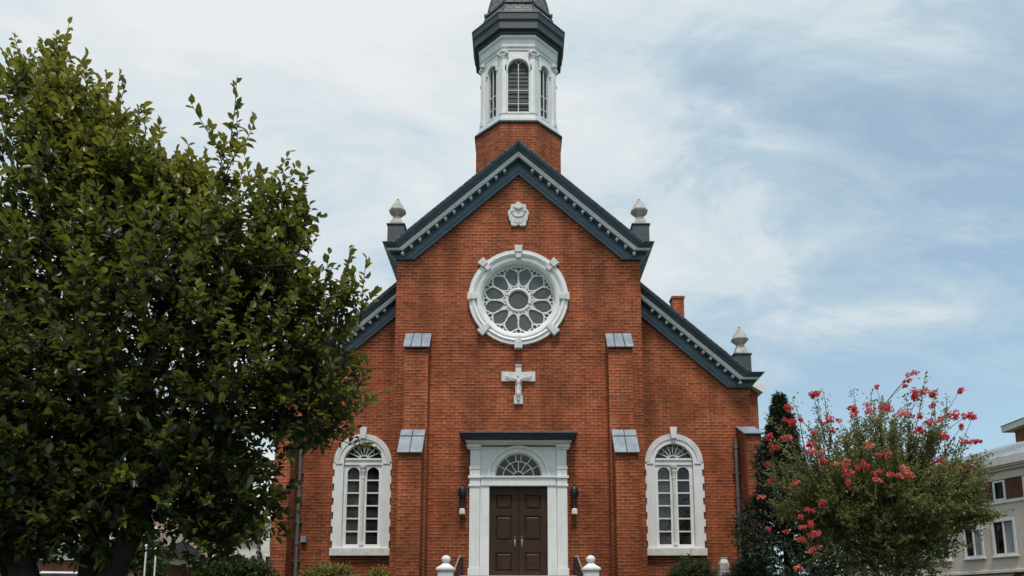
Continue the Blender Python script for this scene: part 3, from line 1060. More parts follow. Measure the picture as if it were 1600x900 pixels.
for k in range(8):
    Tk = OCT(k, A8)
    h0, zs0 = (0.385, 21.80) if k % 2 == 0 else (0.21, 21.97)
    w = MB()
    w.plate([(h0 + 0.115, zs0 - 0.08)] + arc(0, zs0, h0 + 0.115, 0, 180, 20) + [(-h0 - 0.115, zs0 - 0.08), (-h0 - 0.015, zs0 - 0.08)] + arc(0, zs0, h0 + 0.015, 180, 0, 20) + [(h0 + 0.015, zs0 - 0.08)], Tk, 0.002, 0.045)
    bw = w.build('belfry_window', M['white'], church)
    MB().plate(rect(-h0 - 0.02, h0 + 0.02, 19.935, 19.998), Tk, 0.002, 0.07).build('sill', M['white'], bw)
    MB().plate(arch_loop(0, h0 - 0.001, 20.002, zs0, 18), Tk, -0.155, -0.12).build('louvre_panel', M['louvre'], bw)
    lb = MB()
    for i in range(13):
        z = 20.08 + i * 0.16
        h = h0 - 0.01 if z < zs0 else max(0.04, math.sqrt(max(0.0, (h0 - 0.01) ** 2 - (z - zs0) ** 2)))
        lb.add([Tk(s_ * h, z + a, b) for s_ in (-1, 1) for a, b in ((-0.03, -0.119), (-0.05, -0.105), (-0.03, -0.10), (0.0, -0.119))],
               [(0, 1, 2, 3), (7, 6, 5, 4), (0, 4, 5, 1), (1, 5, 6, 2), (2, 6, 7, 3), (3, 7, 4, 0)])
    lb.build('louvre', M['louvre'], bw)
    mw = MB()
    mw.plate(rect(-0.016, 0.016, 20.002, zs0 + h0 - 0.15), Tk, -0.078, -0.04)
    for z in (20.42, 20.95):
        mw.plate(rect(-h0 + 0.003, h0 - 0.003, z - 0.012, z + 0.012), Tk, -0.078, -0.05)
    for s_ in (-1, 1):
        mw.tube([Tk(0, zs0 + h0 - 0.17, -0.06), Tk(s_ * h0 * 0.3, zs0 + h0 - 0.06, -0.06)], 0.012, 4)
    mw.build('window_bar', M['stone'], bw)
    # corner pilaster between this face and the next, with its capital
    t = R(45 * k + 22.5)
    nn = (math.sin(t), -math.cos(t))
    uu = (math.cos(t), math.sin(t))
    ra = A8 * K8
    Tp = lambda u, v, d: (SC[0] + u * uu[0] + (ra + d) * nn[0], SC[1] + u * uu[1] + (ra + d) * nn[1], v)
    pl = MB()

    def wrap(mb, hw_, z0, z1, d):
        """a strip that folds round the corner of the octagon"""
        c8 = math.cos(PI / 8)
        s8 = math.sin(PI / 8)
        o = [(-hw_ * c8, -hw_ * s8 + d / c8 * 1.0), (0, d / c8), (hw_ * c8, -hw_ * s8 + d / c8), (hw_ * c8, -hw_ * s8 - 0.05), (0, -0.05), (-hw_ * c8, -hw_ * s8 - 0.05)]
        mb.rings([[Tp(u, z, dd) for u, dd in o] for z in (z0, z1)])
    wrap(pl, 0.155, 20.172, 22.22, 0.045)
    wrap(pl, 0.185, 19.934, 20.09, 0.08)
    wrap(pl, 0.17, 20.092, 20.17, 0.06)
    pil = pl.build('pilaster', M['white'], church, bevel=0.006)
    cpm = MB()
    wrap(cpm, 0.165, 22.222, 22.26, 0.06)
    wrap(cpm, 0.15, 22.262, 22.40, 0.05)
    wrap(cpm, 0.20, 22.46, 22.55, 0.09)
    for s_ in (-1, 1):
        c0 = Tp(s_ * 0.16, 22.40, 0.04 - 0.03)
        cpm.lathe([(0.02, -0.07), (0.06, -0.05), (0.075, 0), (0.06, 0.05), (0.02, 0.07)], c0, 8)
    for u in (-0.08, 0.0, 0.08):
        cpm.lathe([(0.01, -0.08), (0.035, -0.04), (0.045, 0.03), (0.02, 0.07)], Tp(u, 22.34, 0.055 - abs(u) * 0.4), 6)
    cpm.build('capital', M['stone'], pil)
co = MB()
octo(co, [(1.40, 23.132), (1.58, 23.132), (1.58, 23.25), (1.70, 23.26), (1.71, 23.55), (1.76, 23.60), (1.78, 23.84), (1.70, 23.87), (1.2, 23.95)])
bc = co.build('belfry_cornice', M['dark'], church)
octo(MB(), [(1.782, 23.845), (1.80, 23.85), (1.80, 23.885), (1.70, 23.90)]).build('gutter_edge', M['pipe'], bc)
dr = octo(MB(), [(1.62, 23.90), (1.52, 24.05), (1.40, 24.26), (1.31, 24.50), (1.25, 24.68), (1.31, 24.70), (1.31, 24.79), (1.20, 24.81), (1.16, 25.0), (1.09, 25.35), (0.96, 25.8), (0.72, 26.2), (0.42, 26.5), (0.2, 26.7), (0.12, 27.0), (0.0, 27.1)]).build('belfry_roof', M['slate'], church)
hp = MB()
for k in range(8):
    t = R(45 * k + 22.5)
    pts = [(a * K8 + 0.01, z) for a, z in [(1.62, 23.90), (1.52, 24.05), (1.40, 24.26), (1.31, 24.50), (1.25, 24.68), (1.31, 24.70), (1.31, 24.79), (1.20, 24.81), (1.16, 25.0), (1.09, 25.35), (0.96, 25.8), (0.72, 26.2), (0.42, 26.5)]]
    hp.tube([(SC[0] + r * math.sin(t), SC[1] - r * math.cos(t), z) for r, z in pts], 0.035, 6)
hp.build('hip_roll', M['dark'], dr)
MB().tube([(SC[0], SC[1], 27.0), (SC[0], SC[1], 28.6)], 0.04).box(-0.35, 0.35, SC[1] - 0.03, SC[1] + 0.03, 28.0, 28.08).build('roof_cross', M['iron'], church)

# ------------------------------------------------------------------ things fixed to the front
# carved crest
pq = empty('stone_crest', (0, 0, 14.95), 'crest', 'pale carved stone crest set in the brick gable above the rose window')
o = [(-0.24, -0.02), (-0.05, -0.02), (-0.03, 0.02), (0.03, 0.02), (0.05, -0.02), (0.24, -0.02), (0.27, 0.16), (0.31, 0.20), (0.33, 0.38), (0.36, 0.44), (0.33, 0.56), (0.27, 0.60), (0.25, 0.78),
     (0.10, 0.80), (0.06, 0.86), (0.0, 0.89), (-0.06, 0.86), (-0.10, 0.80), (-0.25, 0.78), (-0.27, 0.60), (-0.33, 0.56), (-0.36, 0.44), (-0.33, 0.38), (-0.31, 0.20), (-0.27, 0.16)]
MB().plate([(x * 1.04, 14.98 + z) for x, z in o], T, 0.003, 0.09).build('plate', M['stone'], pq, bevel=0.015)
e = MB()
e.tube([(0.2 * math.cos(R(t)), -0.10, 15.42 + 0.13 * math.sin(R(t))) for t in range(180, 361, 15)], 0.022, 6)
for s_ in (-1, 1):
    e.tube([(s_ * 0.22, -0.10, 15.42), (s_ * 0.27, -0.10, 15.49), (s_ * 0.2, -0.10, 15.53), (s_ * 0.16, -0.10, 15.48)], 0.02, 6)
    e.lathe([(0.01, -0.05), (0.05, -0.03), (0.055, 0.02), (0.01, 0.06)], (s_ * 0.10, -0.10, 15.62), 8)
    e.tube([(s_ * 0.04, -0.10, 15.60), (s_ * 0.12, -0.10, 15.70), (s_ * 0.19, -0.10, 15.63)], 0.014, 5)
e.lathe([(0.01, -0.06), (0.05, -0.04), (0.06, 0.02), (0.01, 0.07)], (0, -0.11, 15.58), 8)
e.plate([(-0.12, 15.07), (0.12, 15.07), (0.16, 15.22), (-0.16, 15.22)], T, 0.091, 0.105)
e.build('relief', M['stone'], pq, smooth=False)

# crucifix
cr = empty('crucifix', (0, 0, 8.58), 'crucifix', 'white stone crucifix with carved figure on the brick wall over the door canopy')
c = MB()
c.plate([(-0.15, 8.58), (0.15, 8.58), (0.15, 8.86), (0.10, 8.88), (0.105, 9.38), (0.57, 9.36), (0.57, 9.71), (0.10, 9.69), (0.105, 9.9), (-0.105, 9.9), (-0.10, 9.69), (-0.57, 9.71), (-0.57, 9.36), (-0.105, 9.38), (-0.10, 8.88), (-0.15, 8.86)], T, 0.003, 0.09)
c.build('cross', M['stone'], cr, bevel=0.012)
MB().plate([(-0.10, 9.905), (0.10, 9.905), (0.10, 9.94), (-0.10, 9.94)], T, 0.003, 0.12).build('name_board', M['stone'], cr)
# the carved figure: one skinned body
J = {'pelvis': ((0, -0.15, 9.12), 0.052), 'waist': ((0.004, -0.155, 9.22), 0.046), 'chest': ((0, -0.15, 9.36), 0.062), 'neck': ((-0.005, -0.16, 9.46), 0.026), 'head': ((-0.015, -0.18, 9.53), 0.042), 'crown': ((-0.02, -0.178, 9.575), 0.03),
     'shl': ((-0.08, -0.15, 9.42), 0.034), 'ell': ((-0.24, -0.14, 9.47), 0.024), 'hal': ((-0.40, -0.13, 9.53), 0.018), 'hl': ((-0.46, -0.13, 9.55), 0.016),
     'shr': ((0.08, -0.15, 9.42), 0.034), 'elr': ((0.24, -0.14, 9.47), 0.024), 'har': ((0.40, -0.13, 9.53), 0.018), 'hr': ((0.46, -0.13, 9.55), 0.016),
     'hil': ((-0.03, -0.15, 9.07), 0.045), 'knl': ((-0.02, -0.20, 8.90), 0.033), 'anl': ((-0.012, -0.15, 8.74), 0.022), 'fol': ((-0.012, -0.175, 8.70), 0.018),
     'hir': ((0.03, -0.15, 9.07), 0.045), 'knr': ((0.028, -0.20, 8.90), 0.033), 'anr': ((0.018, -0.15, 8.74), 0.022), 'for': ((0.018, -0.18, 8.70), 0.018)}
E = 'pelvis waist,waist chest,chest neck,neck head,head crown,chest shl,shl ell,ell hal,hal hl,chest shr,shr elr,elr har,har hr,pelvis hil,hil knl,knl anl,anl fol,pelvis hir,hir knr,knr anr,anr for'
names = list(J)
me = bpy.data.meshes.new('carved_figure')
me.from_pydata([(p[0], p[1], p[2] - 8.58) for p, r in J.values()], [tuple(names.index(q) for q in s_.split()) for s_ in E.split(',')], [])
fig = bpy.data.objects.new('carved_figure', me)
C.objects.link(fig)
fig.parent = cr
sk = fig.modifiers.new('skin', 'SKIN')
for i, k in enumerate(names):
    me.skin_vertices[0].data[i].radius = (J[k][1], J[k][1])
    me.skin_vertices[0].data[i].use_root = (k == 'pelvis')
ss = fig.modifiers.new('sub', 'SUBSURF')
ss.levels = ss.render_levels = 2
me.materials.append(M['stone'])


# wall lanterns beside the door
def lantern(sgn):
    x = sgn * 1.83
    r = empty('wall_lantern', (x, 0, 4.84), 'wall lantern', 'dark iron wall lantern with white glass, on the brick %s of the church door' % ('left' if sgn < 0 else 'right'), 'lanterns beside the church door')
    a = MB()
    a.box(x - 0.055, x + 0.055, -0.03, -0.003, 5.10, 5.62)
    a.tube([(x, -0.03, 5.2), (x, -0.12, 5.18), (x, -0.16, 5.25)], 0.02, 8)
    a.build('bracket', M['iron'], r)
    b = MB()
    b.lathe([(0.05, 5.04), (0.055, 5.08), (0.03, 5.11), (0.03, 5.28), (0.05, 5.32), (0.035, 5.36), (0.085, 5.42), (0.115, 5.50), (0.125, 5.58), (0.11, 5.66), (0.12, 5.68), (0.09, 5.73), (0.05, 5.78), (0.02, 5.80), (0.03, 5.84), (0.0, 5.90)], (x, -0.16, 0), 10)
    for k in range(10):
        t = 2 * PI * k / 10
        b.tube([(x + 0.118 * math.cos(t), -0.16 + 0.118 * math.sin(t), 5.44), (x + 0.135 * math.cos(t), -0.16 + 0.135 * math.sin(t), 5.58), (x + 0.10 * math.cos(t), -0.16 + 0.10 * math.sin(t), 5.70)], 0.012, 4)
    b.build('lantern_body', M['iron'], r)
    l = MB()
    l.lathe([(0.105, 4.84), (0.125, 4.855), (0.115, 4.96), (0.095, 5.03), (0.05, 5.038)], (x, -0.16, 0), 4, R(45), 1.1, 1.1)
    l.build('lamp_shade', M['lampglass'], r, bevel=0.012)


lantern(-1)
lantern(1)

# ------------------------------------------------------------------ front steps, posts, railings
sp = MB()
sp.box(-1.75, 1.75, -1.9, -0.32, 2.0, 2.776)
for i in range(3):
    sp.box(-1.75, 1.75, -2.2 - 0.32 * i, -1.901 - 0.32 * i, 1.7, 2.60 - 0.17 * i)
sp.build('entrance_steps', M['kerb'], kind='structure', bevel=0.01)


pth = MB()
ys = [-18.15 + i * 0.6 for i in range(25)]
pth.v = [(x, y, ground_z(0, y) + 0.03) for y in ys for x in (-1.5, 1.5)]
pth.f = [(2 * i, 2 * i + 1, 2 * i + 3, 2 * i + 2) for i in range(len(ys) - 1)]
pth.build('path', M['pavement'], kind='structure')


def gate_post(sgn):
    x, y = sgn * 2.07, -3.0
    r = empty('gate_post', (x, y, 2.2), 'gate post', 'short white gate post with pyramid cap and ball, %s of the church steps' % ('left' if sgn < 0 else 'right'), 'ball-topped posts beside the steps')
    MB().box(x - 0.215, x + 0.215, y - 0.215, y + 0.215, 2.0, 2.86).build('post', M['stone'], r, bevel=0.015)
    cp = MB().box(x - 0.26, x + 0.26, y - 0.26, y + 0.26, 2.862, 2.93)
    cp.lathe([(0.245, 2.932), (0.10, 3.04), (0.07, 3.07)], (x, y, 0), 4, R(45), 1.41, 1.41)
    cp.build('cap', M['white'], r, bevel=0.01)
    MB().lathe([(0.06, 3.05), (0.06, 3.075)] + [(0.135 * math.sin(R(t)), 3.18 - 0.115 * math.cos(R(t))) for t in range(20, 181, 16)], (x, y, 0), 18).build('ball', M['white'], r, smooth=True)


gate_post(-1)
gate_post(1)


def railing(sgn):
    r = empty('step_railing', (sgn * 1.84, -1.2, 2.3), 'railing', 'black iron railing with silver handrail, on the %s side of the steps' % ('left' if sgn < 0 else 'right'), 'railings of the church steps')
    X = lambda x: sgn * x
    MB().tube([(X(1.80), -0.75, 3.42), (X(1.83), -1.2, 3.42), (X(1.9), -3.1, 2.66)], 0.026, 8).build('handrail', M['silver'], r)
    f = MB()
    f.tube([(X(1.80), -0.1, 3.44), (X(1.80), -0.75, 3.44)], 0.02, 6)
    f.tube([(X(1.80), -0.1, 3.0), (X(1.80), -0.75, 3.0), (X(1.9), -3.0, 2.3)], 0.018, 6)
    for i in range(12):
        t = i / 11
        if t < 0.25:
            p = (1.80, -0.12 - t * 2.5, 3.43)
        else:
            q = (t - 0.25) / 0.75
            p = (1.81 + 0.09 * q, -0.8 - 2.2 * q, 3.40 - max(0, (0.8 + 2.2 * q - 1.2)) * 0.4)
        f.tube([(X(p[0]), p[1], p[2]), (X(p[0]), p[1], p[2] - 0.85)], 0.012, 5)
    f.build('baluster_frame', M['iron'], r)


railing(-1)
railing(1)

# pale stacked stone marker by the right-hand aisle
sm = empty('stone_marker', (6.4, -1.0, 2.2), 'stone marker', 'pale stacked stone marker standing against the brick below the right tall window')
m = MB()
for i, (w, z0, z1) in enumerate(((0.20, 2.1, 2.62), (0.165, 2.622, 2.86), (0.15, 2.862, 2.98), (0.145, 2.982, 3.2))):
    m.box(6.4 - w, 6.4 + w, -1 - w, -1 + w, z0, z1)
m.build('shaft', M['finial_stone'], sm, bevel=0.02)
MB().add([(6.4 + a, -1 + b, z) for z, s_ in ((3.202, 0.13), (3.33, 0.09), (3.38, 0.12)) for a, b in ((-s_, -s_), (s_, -s_), (s_, s_), (-s_, s_))],
         [(0, 1, 2, 3), (0, 1, 5, 4), (1, 2, 6, 5), (2, 3, 7, 6), (3, 0, 4, 7), (4, 5, 9, 8), (5, 6, 10, 9), (6, 7, 11, 10), (7, 4, 8, 11), (8, 9, 10, 11)]).build('head', M['stone'], sm, bevel=0.015)


# ------------------------------------------------------------------ foliage
def leaf_mesh(name, P, D, U, Ln, Wd, tint, mat, parent, base, fold=0.25, curl=0.15):
    """P leaf bases, D directions, U upper side, Ln/Wd sizes: each leaf is two faces folded along the midrib"""
    n = len(P)
    D = D / np.linalg.norm(D, axis=1, keepdims=True)
    Sd = np.cross(D, U)
    Sd /= (np.linalg.norm(Sd, axis=1, keepdims=True) + 1e-9)
    U = np.cross(Sd, D)
    Ln, Wd = Ln[:, None], Wd[:, None]
    v = np.empty((n, 6, 3))
    v[:, 0] = P
    v[:, 1] = P + D * Ln * 0.33 + Sd * Wd * 0.5 + U * Wd * fold
    v[:, 2] = P + D * Ln * 0.72 + Sd * Wd * 0.40 + U * (Wd * fold - Ln * curl * 0.4)
    v[:, 3] = P + D * Ln - U * Ln * curl
    v[:, 4] = P + D * Ln * 0.72 - Sd * Wd * 0.40 + U * (Wd * fold - Ln * curl * 0.4)
    v[:, 5] = P + D * Ln * 0.33 - Sd * Wd * 0.5 + U * Wd * fold
    v = v.reshape(-1, 3) - np.array(base)
    k = np.arange(n)[:, None] * 6
    idx = np.concatenate([k + np.array([[0, 1, 2, 3]]), k + np.array([[0, 3, 4, 5]])], axis=1).reshape(-1)
    me = bpy.data.meshes.new(name)
    me.vertices.add(n * 6)
    me.vertices.foreach_set('co', v.astype(np.float32).reshape(-1))
    me.loops.add(n * 8)
    me.loops.foreach_set('vertex_index', idx.astype(np.int32))
    me.polygons.add(n * 2)
    me.polygons.foreach_set('loop_start', (np.arange(n * 2) * 4).astype(np.int32))
    me.polygons.foreach_set('loop_total', np.full(n * 2, 4, np.int32))
    me.update(calc_edges=True)
    at = me.attributes.new('tint', 'FLOAT', 'POINT')
    at.data.foreach_set('value', np.repeat(np.clip(tint, 0, 1), 6).astype(np.float32))
    me.validate()
    me.materials.append(mat)
    o = bpy.data.objects.new(name, me)
    C.objects.link(o)
    o.parent = parent
    return o


def unit(a):
    return a / (np.linalg.norm(a, axis=1, keepdims=True) + 1e-9)


def twig_cloud(rg, lobes, ntw, per, tl, up, rad_lo=0.35, out=0.7, jit=0.45):
    """twigs spread through ellipsoid lobes; returns leaf bases, outward directions, twig index and place along it"""
    w = np.array([(l[3] * l[4] * l[5]) ** (2 / 3) * (l[6] if len(l) > 6 else 1) for l in lobes])
    which = rg.choice(len(lobes), ntw, p=w / w.sum())
    L = np.array([l[:6] for l in lobes])[which]
    d = unit(rg.normal(size=(ntw, 3)))
    rad = (rad_lo ** 2 + (1 - rad_lo ** 2) * rg.random(ntw)) ** 0.5
    # ragged surface
    rad *= 0.86 + 0.22 * np.sin(d[:, 0] * 5 + which) * np.sin(d[:, 2] * 6 + which * 2.1) + 0.12 * rg.normal(size=ntw) * 0.6
    c = L[:, :3] + d * L[:, 3:6] * rad[:, None]
    td = unit(d * out + np.array([0, 0, up]) + rg.normal(size=(ntw, 3)) * jit)
    ln = tl * (0.6 + 0.8 * rg.random(ntw))
    t = (np.arange(per)[None, :] + rg.random((ntw, per))) / per
    bend = unit(rg.normal(size=(ntw, 3))) * 0.18
    Pp = c[:, None, :] + td[:, None, :] * (t * ln[:, None])[:, :, None] + bend[:, None, :] * (t ** 2 * ln[:, None])[:, :, None]
    return Pp.reshape(-1, 3), np.repeat(td, per, 0), np.repeat(np.arange(ntw), per), t.reshape(-1), c, td, ln, bend


def leaves_on(rg, Pp, td, t, L0, W0, up=0.35, droop=0.0):
    n = len(Pp)
    r = unit(rg.normal(size=(n, 3)))
    side = unit(np.cross(td, r))
    D = unit(td * (0.25 + 0.75 * t[:, None] ** 2) + side * 0.9 + np.array([0, 0, up - droop]) * 0.5 + rg.normal(size=(n, 3)) * 0.15)
    U = unit(np.array([0, 0, 1.0]) + rg.normal(size=(n, 3)) * 0.45)
    s_ = 0.7 + 0.6 * rg.random(n)
    return D, U, L0 * s_, W0 * s_


def stems(mb, rg, c, td, ln, bend, r, frac=1.0):
    for i in range(len(c)):
        if rg.random() > frac:
            continue
        p0 = c[i] - td[i] * 0.25
        p1 = c[i] + td[i] * ln[i] * 0.5 + bend[i] * ln[i] * 0.25
        p2 = c[i] + td[i] * ln[i] + bend[i] * ln[i]
        mb.tube([p0, p1, p2], [r, r * 0.8, r * 0.4], 3)


def limb(mb, rg, a, b, r0, r1, n=7, sag=0.12, k=8):
    a, b = np.array(a, float), np.array(b, float)
    off = rg.normal(size=3) * sag * np.linalg.norm(b - a) * 0.3
    off2 = rg.normal(size=3) * sag * np.linalg.norm(b - a) * 0.12
    pts = []
    for i in range(n):
        t = i / (n - 1)
        p = a + (b - a) * t + off * math.sin(PI * t) + off2 * math.sin(2 * PI * t)
        p[2] += 0.10 * np.linalg.norm((b - a)[:2]) * math.sin(PI * t)
        pts.append(p)
    mb.tube(pts, [r0 + (r1 - r0) * (i / (n - 1)) ** 0.8 for i in range(n)], k)
    return pts


# the big broad-leaved tree on the left
rg = np.random.default_rng(11)
tb = (-7.0, -12.4, ground_z(-7, -12.4))
big = empty('broadleaf_tree', tb, 'tree', 'large dark broad-leaved tree with glossy leaves and several stems, beside the church front')
lobes = [(-6.4, -12.2, 6.1, 2.75, 2.4, 2.7), (-7.8, -12.3, 8.8, 1.3, 1.4, 1.8), (-8.65, -12.3, 10.95, 0.4, 0.5, 0.8, 1.2), (-8.0, -12.2, 10.0, 0.85, 0.8, 0.9), (-6.7, -12.1, 8.9, 1.1, 1.2, 0.9),
         (-4.8, -12.2, 7.7, 1.05, 1.2, 1.15), (-5.9, -12.2, 8.85, 0.55, 0.7, 0.5), (-5.2, -12.3, 9.5, 0.16, 0.2, 0.6, 1.0), (-5.2, -12.0, 2.85, 0.9, 0.9, 0.35, 0.35), (-6.9, -12.7, 2.9, 0.9, 0.7, 0.35, 0.35), (-4.15, -12.2, 8.5, 0.32, 0.4, 0.65, 1.1), (-3.75, -12.2, 6.5, 0.75, 0.9, 0.9), (-3.0, -12.2, 6.9, 0.35, 0.4, 0.3, 0.8),
         (-3.65, -12.1, 5.2, 0.8, 0.9, 0.85), (-10.2, -12.3, 6.2, 2.2, 2.1, 2.9), (-8.6, -12.2, 4.2, 2.4, 2.1, 1.3), (-5.6, -12.1, 3.9, 1.5, 1.5, 0.85), (-4.6, -12.1, 3.25, 0.7, 0.8, 0.5, 0.8), (-7.4, -12.8, 3.3, 1.8, 1.0, 0.75), (-9.5, -12.8, 3.2, 1.5, 1.2, 0.8),
         (-11.5, -12.3, 4.4, 2.2, 2.0, 1.6), (-8.3, -12.7, 2.75, 1.6, 0.8, 0.45, 0.7), (-5.3, -11.9, 3.05, 0.65, 0.7, 0.45, 0.6)]
NB = 6600
Pp, td, ti, t, c, tdir, ln, bend = twig_cloud(rg, lobes, NB, 11, 0.42, 0.42)
# long young shoots that stand out of the crown all round its upper part
shl = [l for l in lobes if l[2] > 5.0]
NS = 620
P2, td2, ti2, t2, c2, tdir2, ln2, bend2 = twig_cloud(rg, shl, NS, 15, 0.72, 0.75, 0.93, 0.55, 0.28)
D, U, Ln, Wd = leaves_on(rg, Pp, td, t, 0.150, 0.080)
D2, U2, Ln2, Wd2 = leaves_on(rg, P2, td2, t2, 0.15, 0.082, 0.5)
height_tint = np.clip((c[:, 2] - 6.6) / 4.0, 0, 1) * 0.36  # leaf tint rises with height through the upper crown
tint = rg.normal(0.36, 0.19, NB)[ti] + height_tint[ti] + 0.30 * (t - 0.5) + rg.normal(0, 0.09, len(ti))
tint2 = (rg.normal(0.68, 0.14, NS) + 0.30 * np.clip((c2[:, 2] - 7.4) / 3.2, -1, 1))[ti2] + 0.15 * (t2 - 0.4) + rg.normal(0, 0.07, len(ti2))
Pp, D, U, Ln, Wd, tint = (np.concatenate(q) for q in ((Pp, P2), (D, D2), (U, U2), (Ln, Ln2), (Wd, Wd2), (tint, tint2)))
trunk = MB()
tips = [(-7.9, -12.3, 9.2), (-8.5, -12.3, 11.4), (-5.8, -12.2, 8.6), (-4.6, -12.2, 7.6), (-3.4, -12.2, 6.4), (-3.6, -12.1, 5.0), (-10.3, -12.3, 6.8), (-9.2, -12.2, 4.6), (-6.5, -12.4, 7.0), (-5.2, -12.2, 4.2)]
base_pts = [(-7.55, -12.5, 0.9), (-7.1, -12.3, 0.9), (-6.75, -12.45, 0.9), (-7.9, -12.3, 0.9)]
forks = [(-8.3, -12.5, 3.6), (-7.3, -12.2, 4.0), (-6.1, -12.4, 3.8), (-9.1, -12.2, 3.3)]
for a, b, r in zip(base_pts, forks, (0.27, 0.30, 0.25, 0.2)):
    limb(trunk, rg, a, b, r, r * 0.62, 7, 0.10, 10)
for tp in tips:
    f = min(forks, key=lambda q: (q[0] - tp[0]) ** 2 + (q[2] - tp[2]) ** 2 * 0.3)
    pts = limb(trunk, rg, f, tp, 0.12, 0.025)
    for q in range(3):
        p = pts[2 + q]
        limb(trunk, rg, p, np.array(p) + rg.normal(size=3) * (0.9, 0.8, 0.4) + np.array([0.1, 0, 0.5]), 0.05, 0.012, 5, 0.2, 5)
trunk.build('trunk', M['bark'], big, smooth=True)
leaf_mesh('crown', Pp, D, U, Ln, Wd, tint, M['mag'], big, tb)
tw = MB()
stems(tw, rg, c, tdir, ln, bend, 0.010, 0.45)
stems(tw, rg, c2, tdir2, ln2, bend2, 0.011, 1.0)
tw.build('twigs', M['bark'], big)

# crape myrtle on the right
rg = np.random.default_rng(5)
cb = (8.7, -7.0, ground_z(8.7, -7))
myr = empty('flowering_tree', cb, 'tree', 'rounded small-leaved tree dotted with coral pink blossom, right of the church')
lobes = [(8.7, -7.0, 4.3, 1.9, 1.7, 1.05), (10.2, -7.0, 4.3, 0.75, 0.9, 0.7), (8.9, -7.0, 3.4, 1.6, 1.4, 0.75), (8.7, -7.0, 2.75, 1.25, 1.1, 0.5), (7.4, -7.1, 4.3, 0.8, 0.9, 0.6, 0.7), (6.2, -7.2, 4.75, 0.55, 0.5, 0.28, 0.5), (7.2, -7.2, 3.1, 0.5, 0.5, 0.5, 0.6)]
NT = 2700
Pp, td, ti, t, c, tdir, ln, bend = twig_cloud(rg, lobes, NT, 13, 0.36, 0.45)
tk = MB()
forks = []
for a, b in (((8.5, -7.1, 1.7), (8.2, -7, 3.2)), ((8.8, -6.9, 1.7), (8.9, -7, 3.3)), ((9.0, -7.1, 1.7), (9.4, -7, 3.1)), ((8.6, -6.9, 1.7), (7.8, -6.9, 3.1))):
    limb(tk, rg, a, b, 0.085, 0.06, 6, 0.1, 8)
    forks.append(np.array(b, float))
# limbs that fan up and out of the forks, their outer halves feathered with small twigs
fc, fd, lim_tips = [], [], []
for q in range(120):
    d = unit(rg.normal(size=(1, 3)))[0]
    d[2] = abs(d[2]) * 1.1 + 0.02
    d = d / np.linalg.norm(d)
    r = 0.62 + 0.38 * rg.random() ** 0.7
    tip = np.array([8.5 + d[0] * 2.55 * r, -7 + d[1] * 1.75 * r, 3.75 + d[2] * 3.0 * r])
    f = min(forks, key=lambda w: np.linalg.norm(w - tip))
    pts = limb(tk, rg, f, tip, 0.028, 0.006, 8, 0.10, 5)
    lim_tips.append(tip)
    for k in range(32):
        u = 2.2 + 4.75 * rg.random() ** 0.8
        i0 = int(min(u, 6))
        p = np.array(pts[i0]) + (np.array(pts[i0 + 1]) - np.array(pts[i0])) * (u - i0)
        dd = unit((np.array(pts[i0 + 1]) - np.array(pts[i0]))[None])[0]
        fc.append(p + rg.normal(size=3) * 0.05)
        fd.append(dd * 0.8 + rg.normal(size=3) * 0.42 + np.array([0, 0, 0.15]))
fc, fd = np.array(fc), unit(np.array(fd))
NF, per = len(fc), 12
tf = (np.arange(per)[None, :] + rg.random((NF, per))) / per
lf = 0.34 * (0.6 + 0.7 * rg.random(NF))
Pf = (fc[:, None, :] + fd[:, None, :] * (tf * lf[:, None])[:, :, None]).reshape(-1, 3)
bf_ = rg.normal(size=(NF, 3)) * 0.05
ti = np.concatenate([ti, np.repeat(np.arange(NF), per) + NT])
Pp, td, t = np.concatenate([Pp, Pf]), np.concatenate([td, np.repeat(fd, per, 0)]), np.concatenate([t, tf.reshape(-1)])
c, tdir, ln, bend = np.concatenate([c, fc]), np.concatenate([tdir, fd]), np.concatenate([ln, lf]), np.concatenate([bend, bf_])
D, U, Ln, Wd = leaves_on(rg, Pp, td, t, 0.068, 0.036)
tint = rg.normal(0.46, 0.15, NT + NF)[ti] + 0.22 * np.clip((c[ti, 2] - 4.4) / 2, -0.5, 1) + rg.normal(0, 0.10, len(ti))
# thin shoots that rise above the crown
shoots = [(9.55, 7.2), (9.35, 6.85), (8.15, 7.05), (8.45, 6.9), (7.35, 7.0), (10.2, 6.75), (10.75, 6.7), (6.55, 6.7), (7.0, 6.55), (8.9, 6.75), (9.9, 6.9), (11.0, 5.9), (5.85, 6.2), (5.75, 5.5), (11.1, 5.35)]
extraP, extraD, extraT = [], [], []
for x, z in shoots:
    b0 = np.array([8.6 + (x - 8.6) * 0.72, -7 + rg.normal() * 0.3, 4.9 + (z - 5.5) * 0.35])
    e0 = np.array([x, -7 + rg.normal() * 0.5, z])
    pts = limb(tk, rg, b0, e0, 0.016, 0.006, 6, 0.1, 4)
    for q in range(46):
        k = 1.5 + 3.5 * rg.random()
        i = int(min(k, 4))
        p = np.array(pts[i]) + (np.array(pts[i + 1]) - np.array(pts[i])) * (k - i)
        extraP.append(p + rg.normal(size=3) * 0.06)
        extraD.append(unit((e0 - b0 + rg.normal(size=3) * 0.5)[None])[0])
        extraT.append(0.6 + rg.normal() * 0.15)
tk.build('trunk', M['myrtle_bark'], myr, smooth=True)
eP, eD = np.array(extraP), np.array(extraD)
d2, u2, l2, w2 = leaves_on(rg, eP, eD, rg.random(len(eP)), 0.075, 0.04)
leaf_mesh('crown', np.concatenate([Pp, eP]), np.concatenate([D, d2]), np.concatenate([U, u2]), np.concatenate([Ln, l2]), np.concatenate([Wd, w2]), np.concatenate([tint, np.array(extraT)]), M['myrtle'], myr, cb)
tw = MB()
stems(tw, rg, c, tdir, ln, bend, 0.006, 0.3)
tw.build('twigs', M['myrtle_bark'], myr)
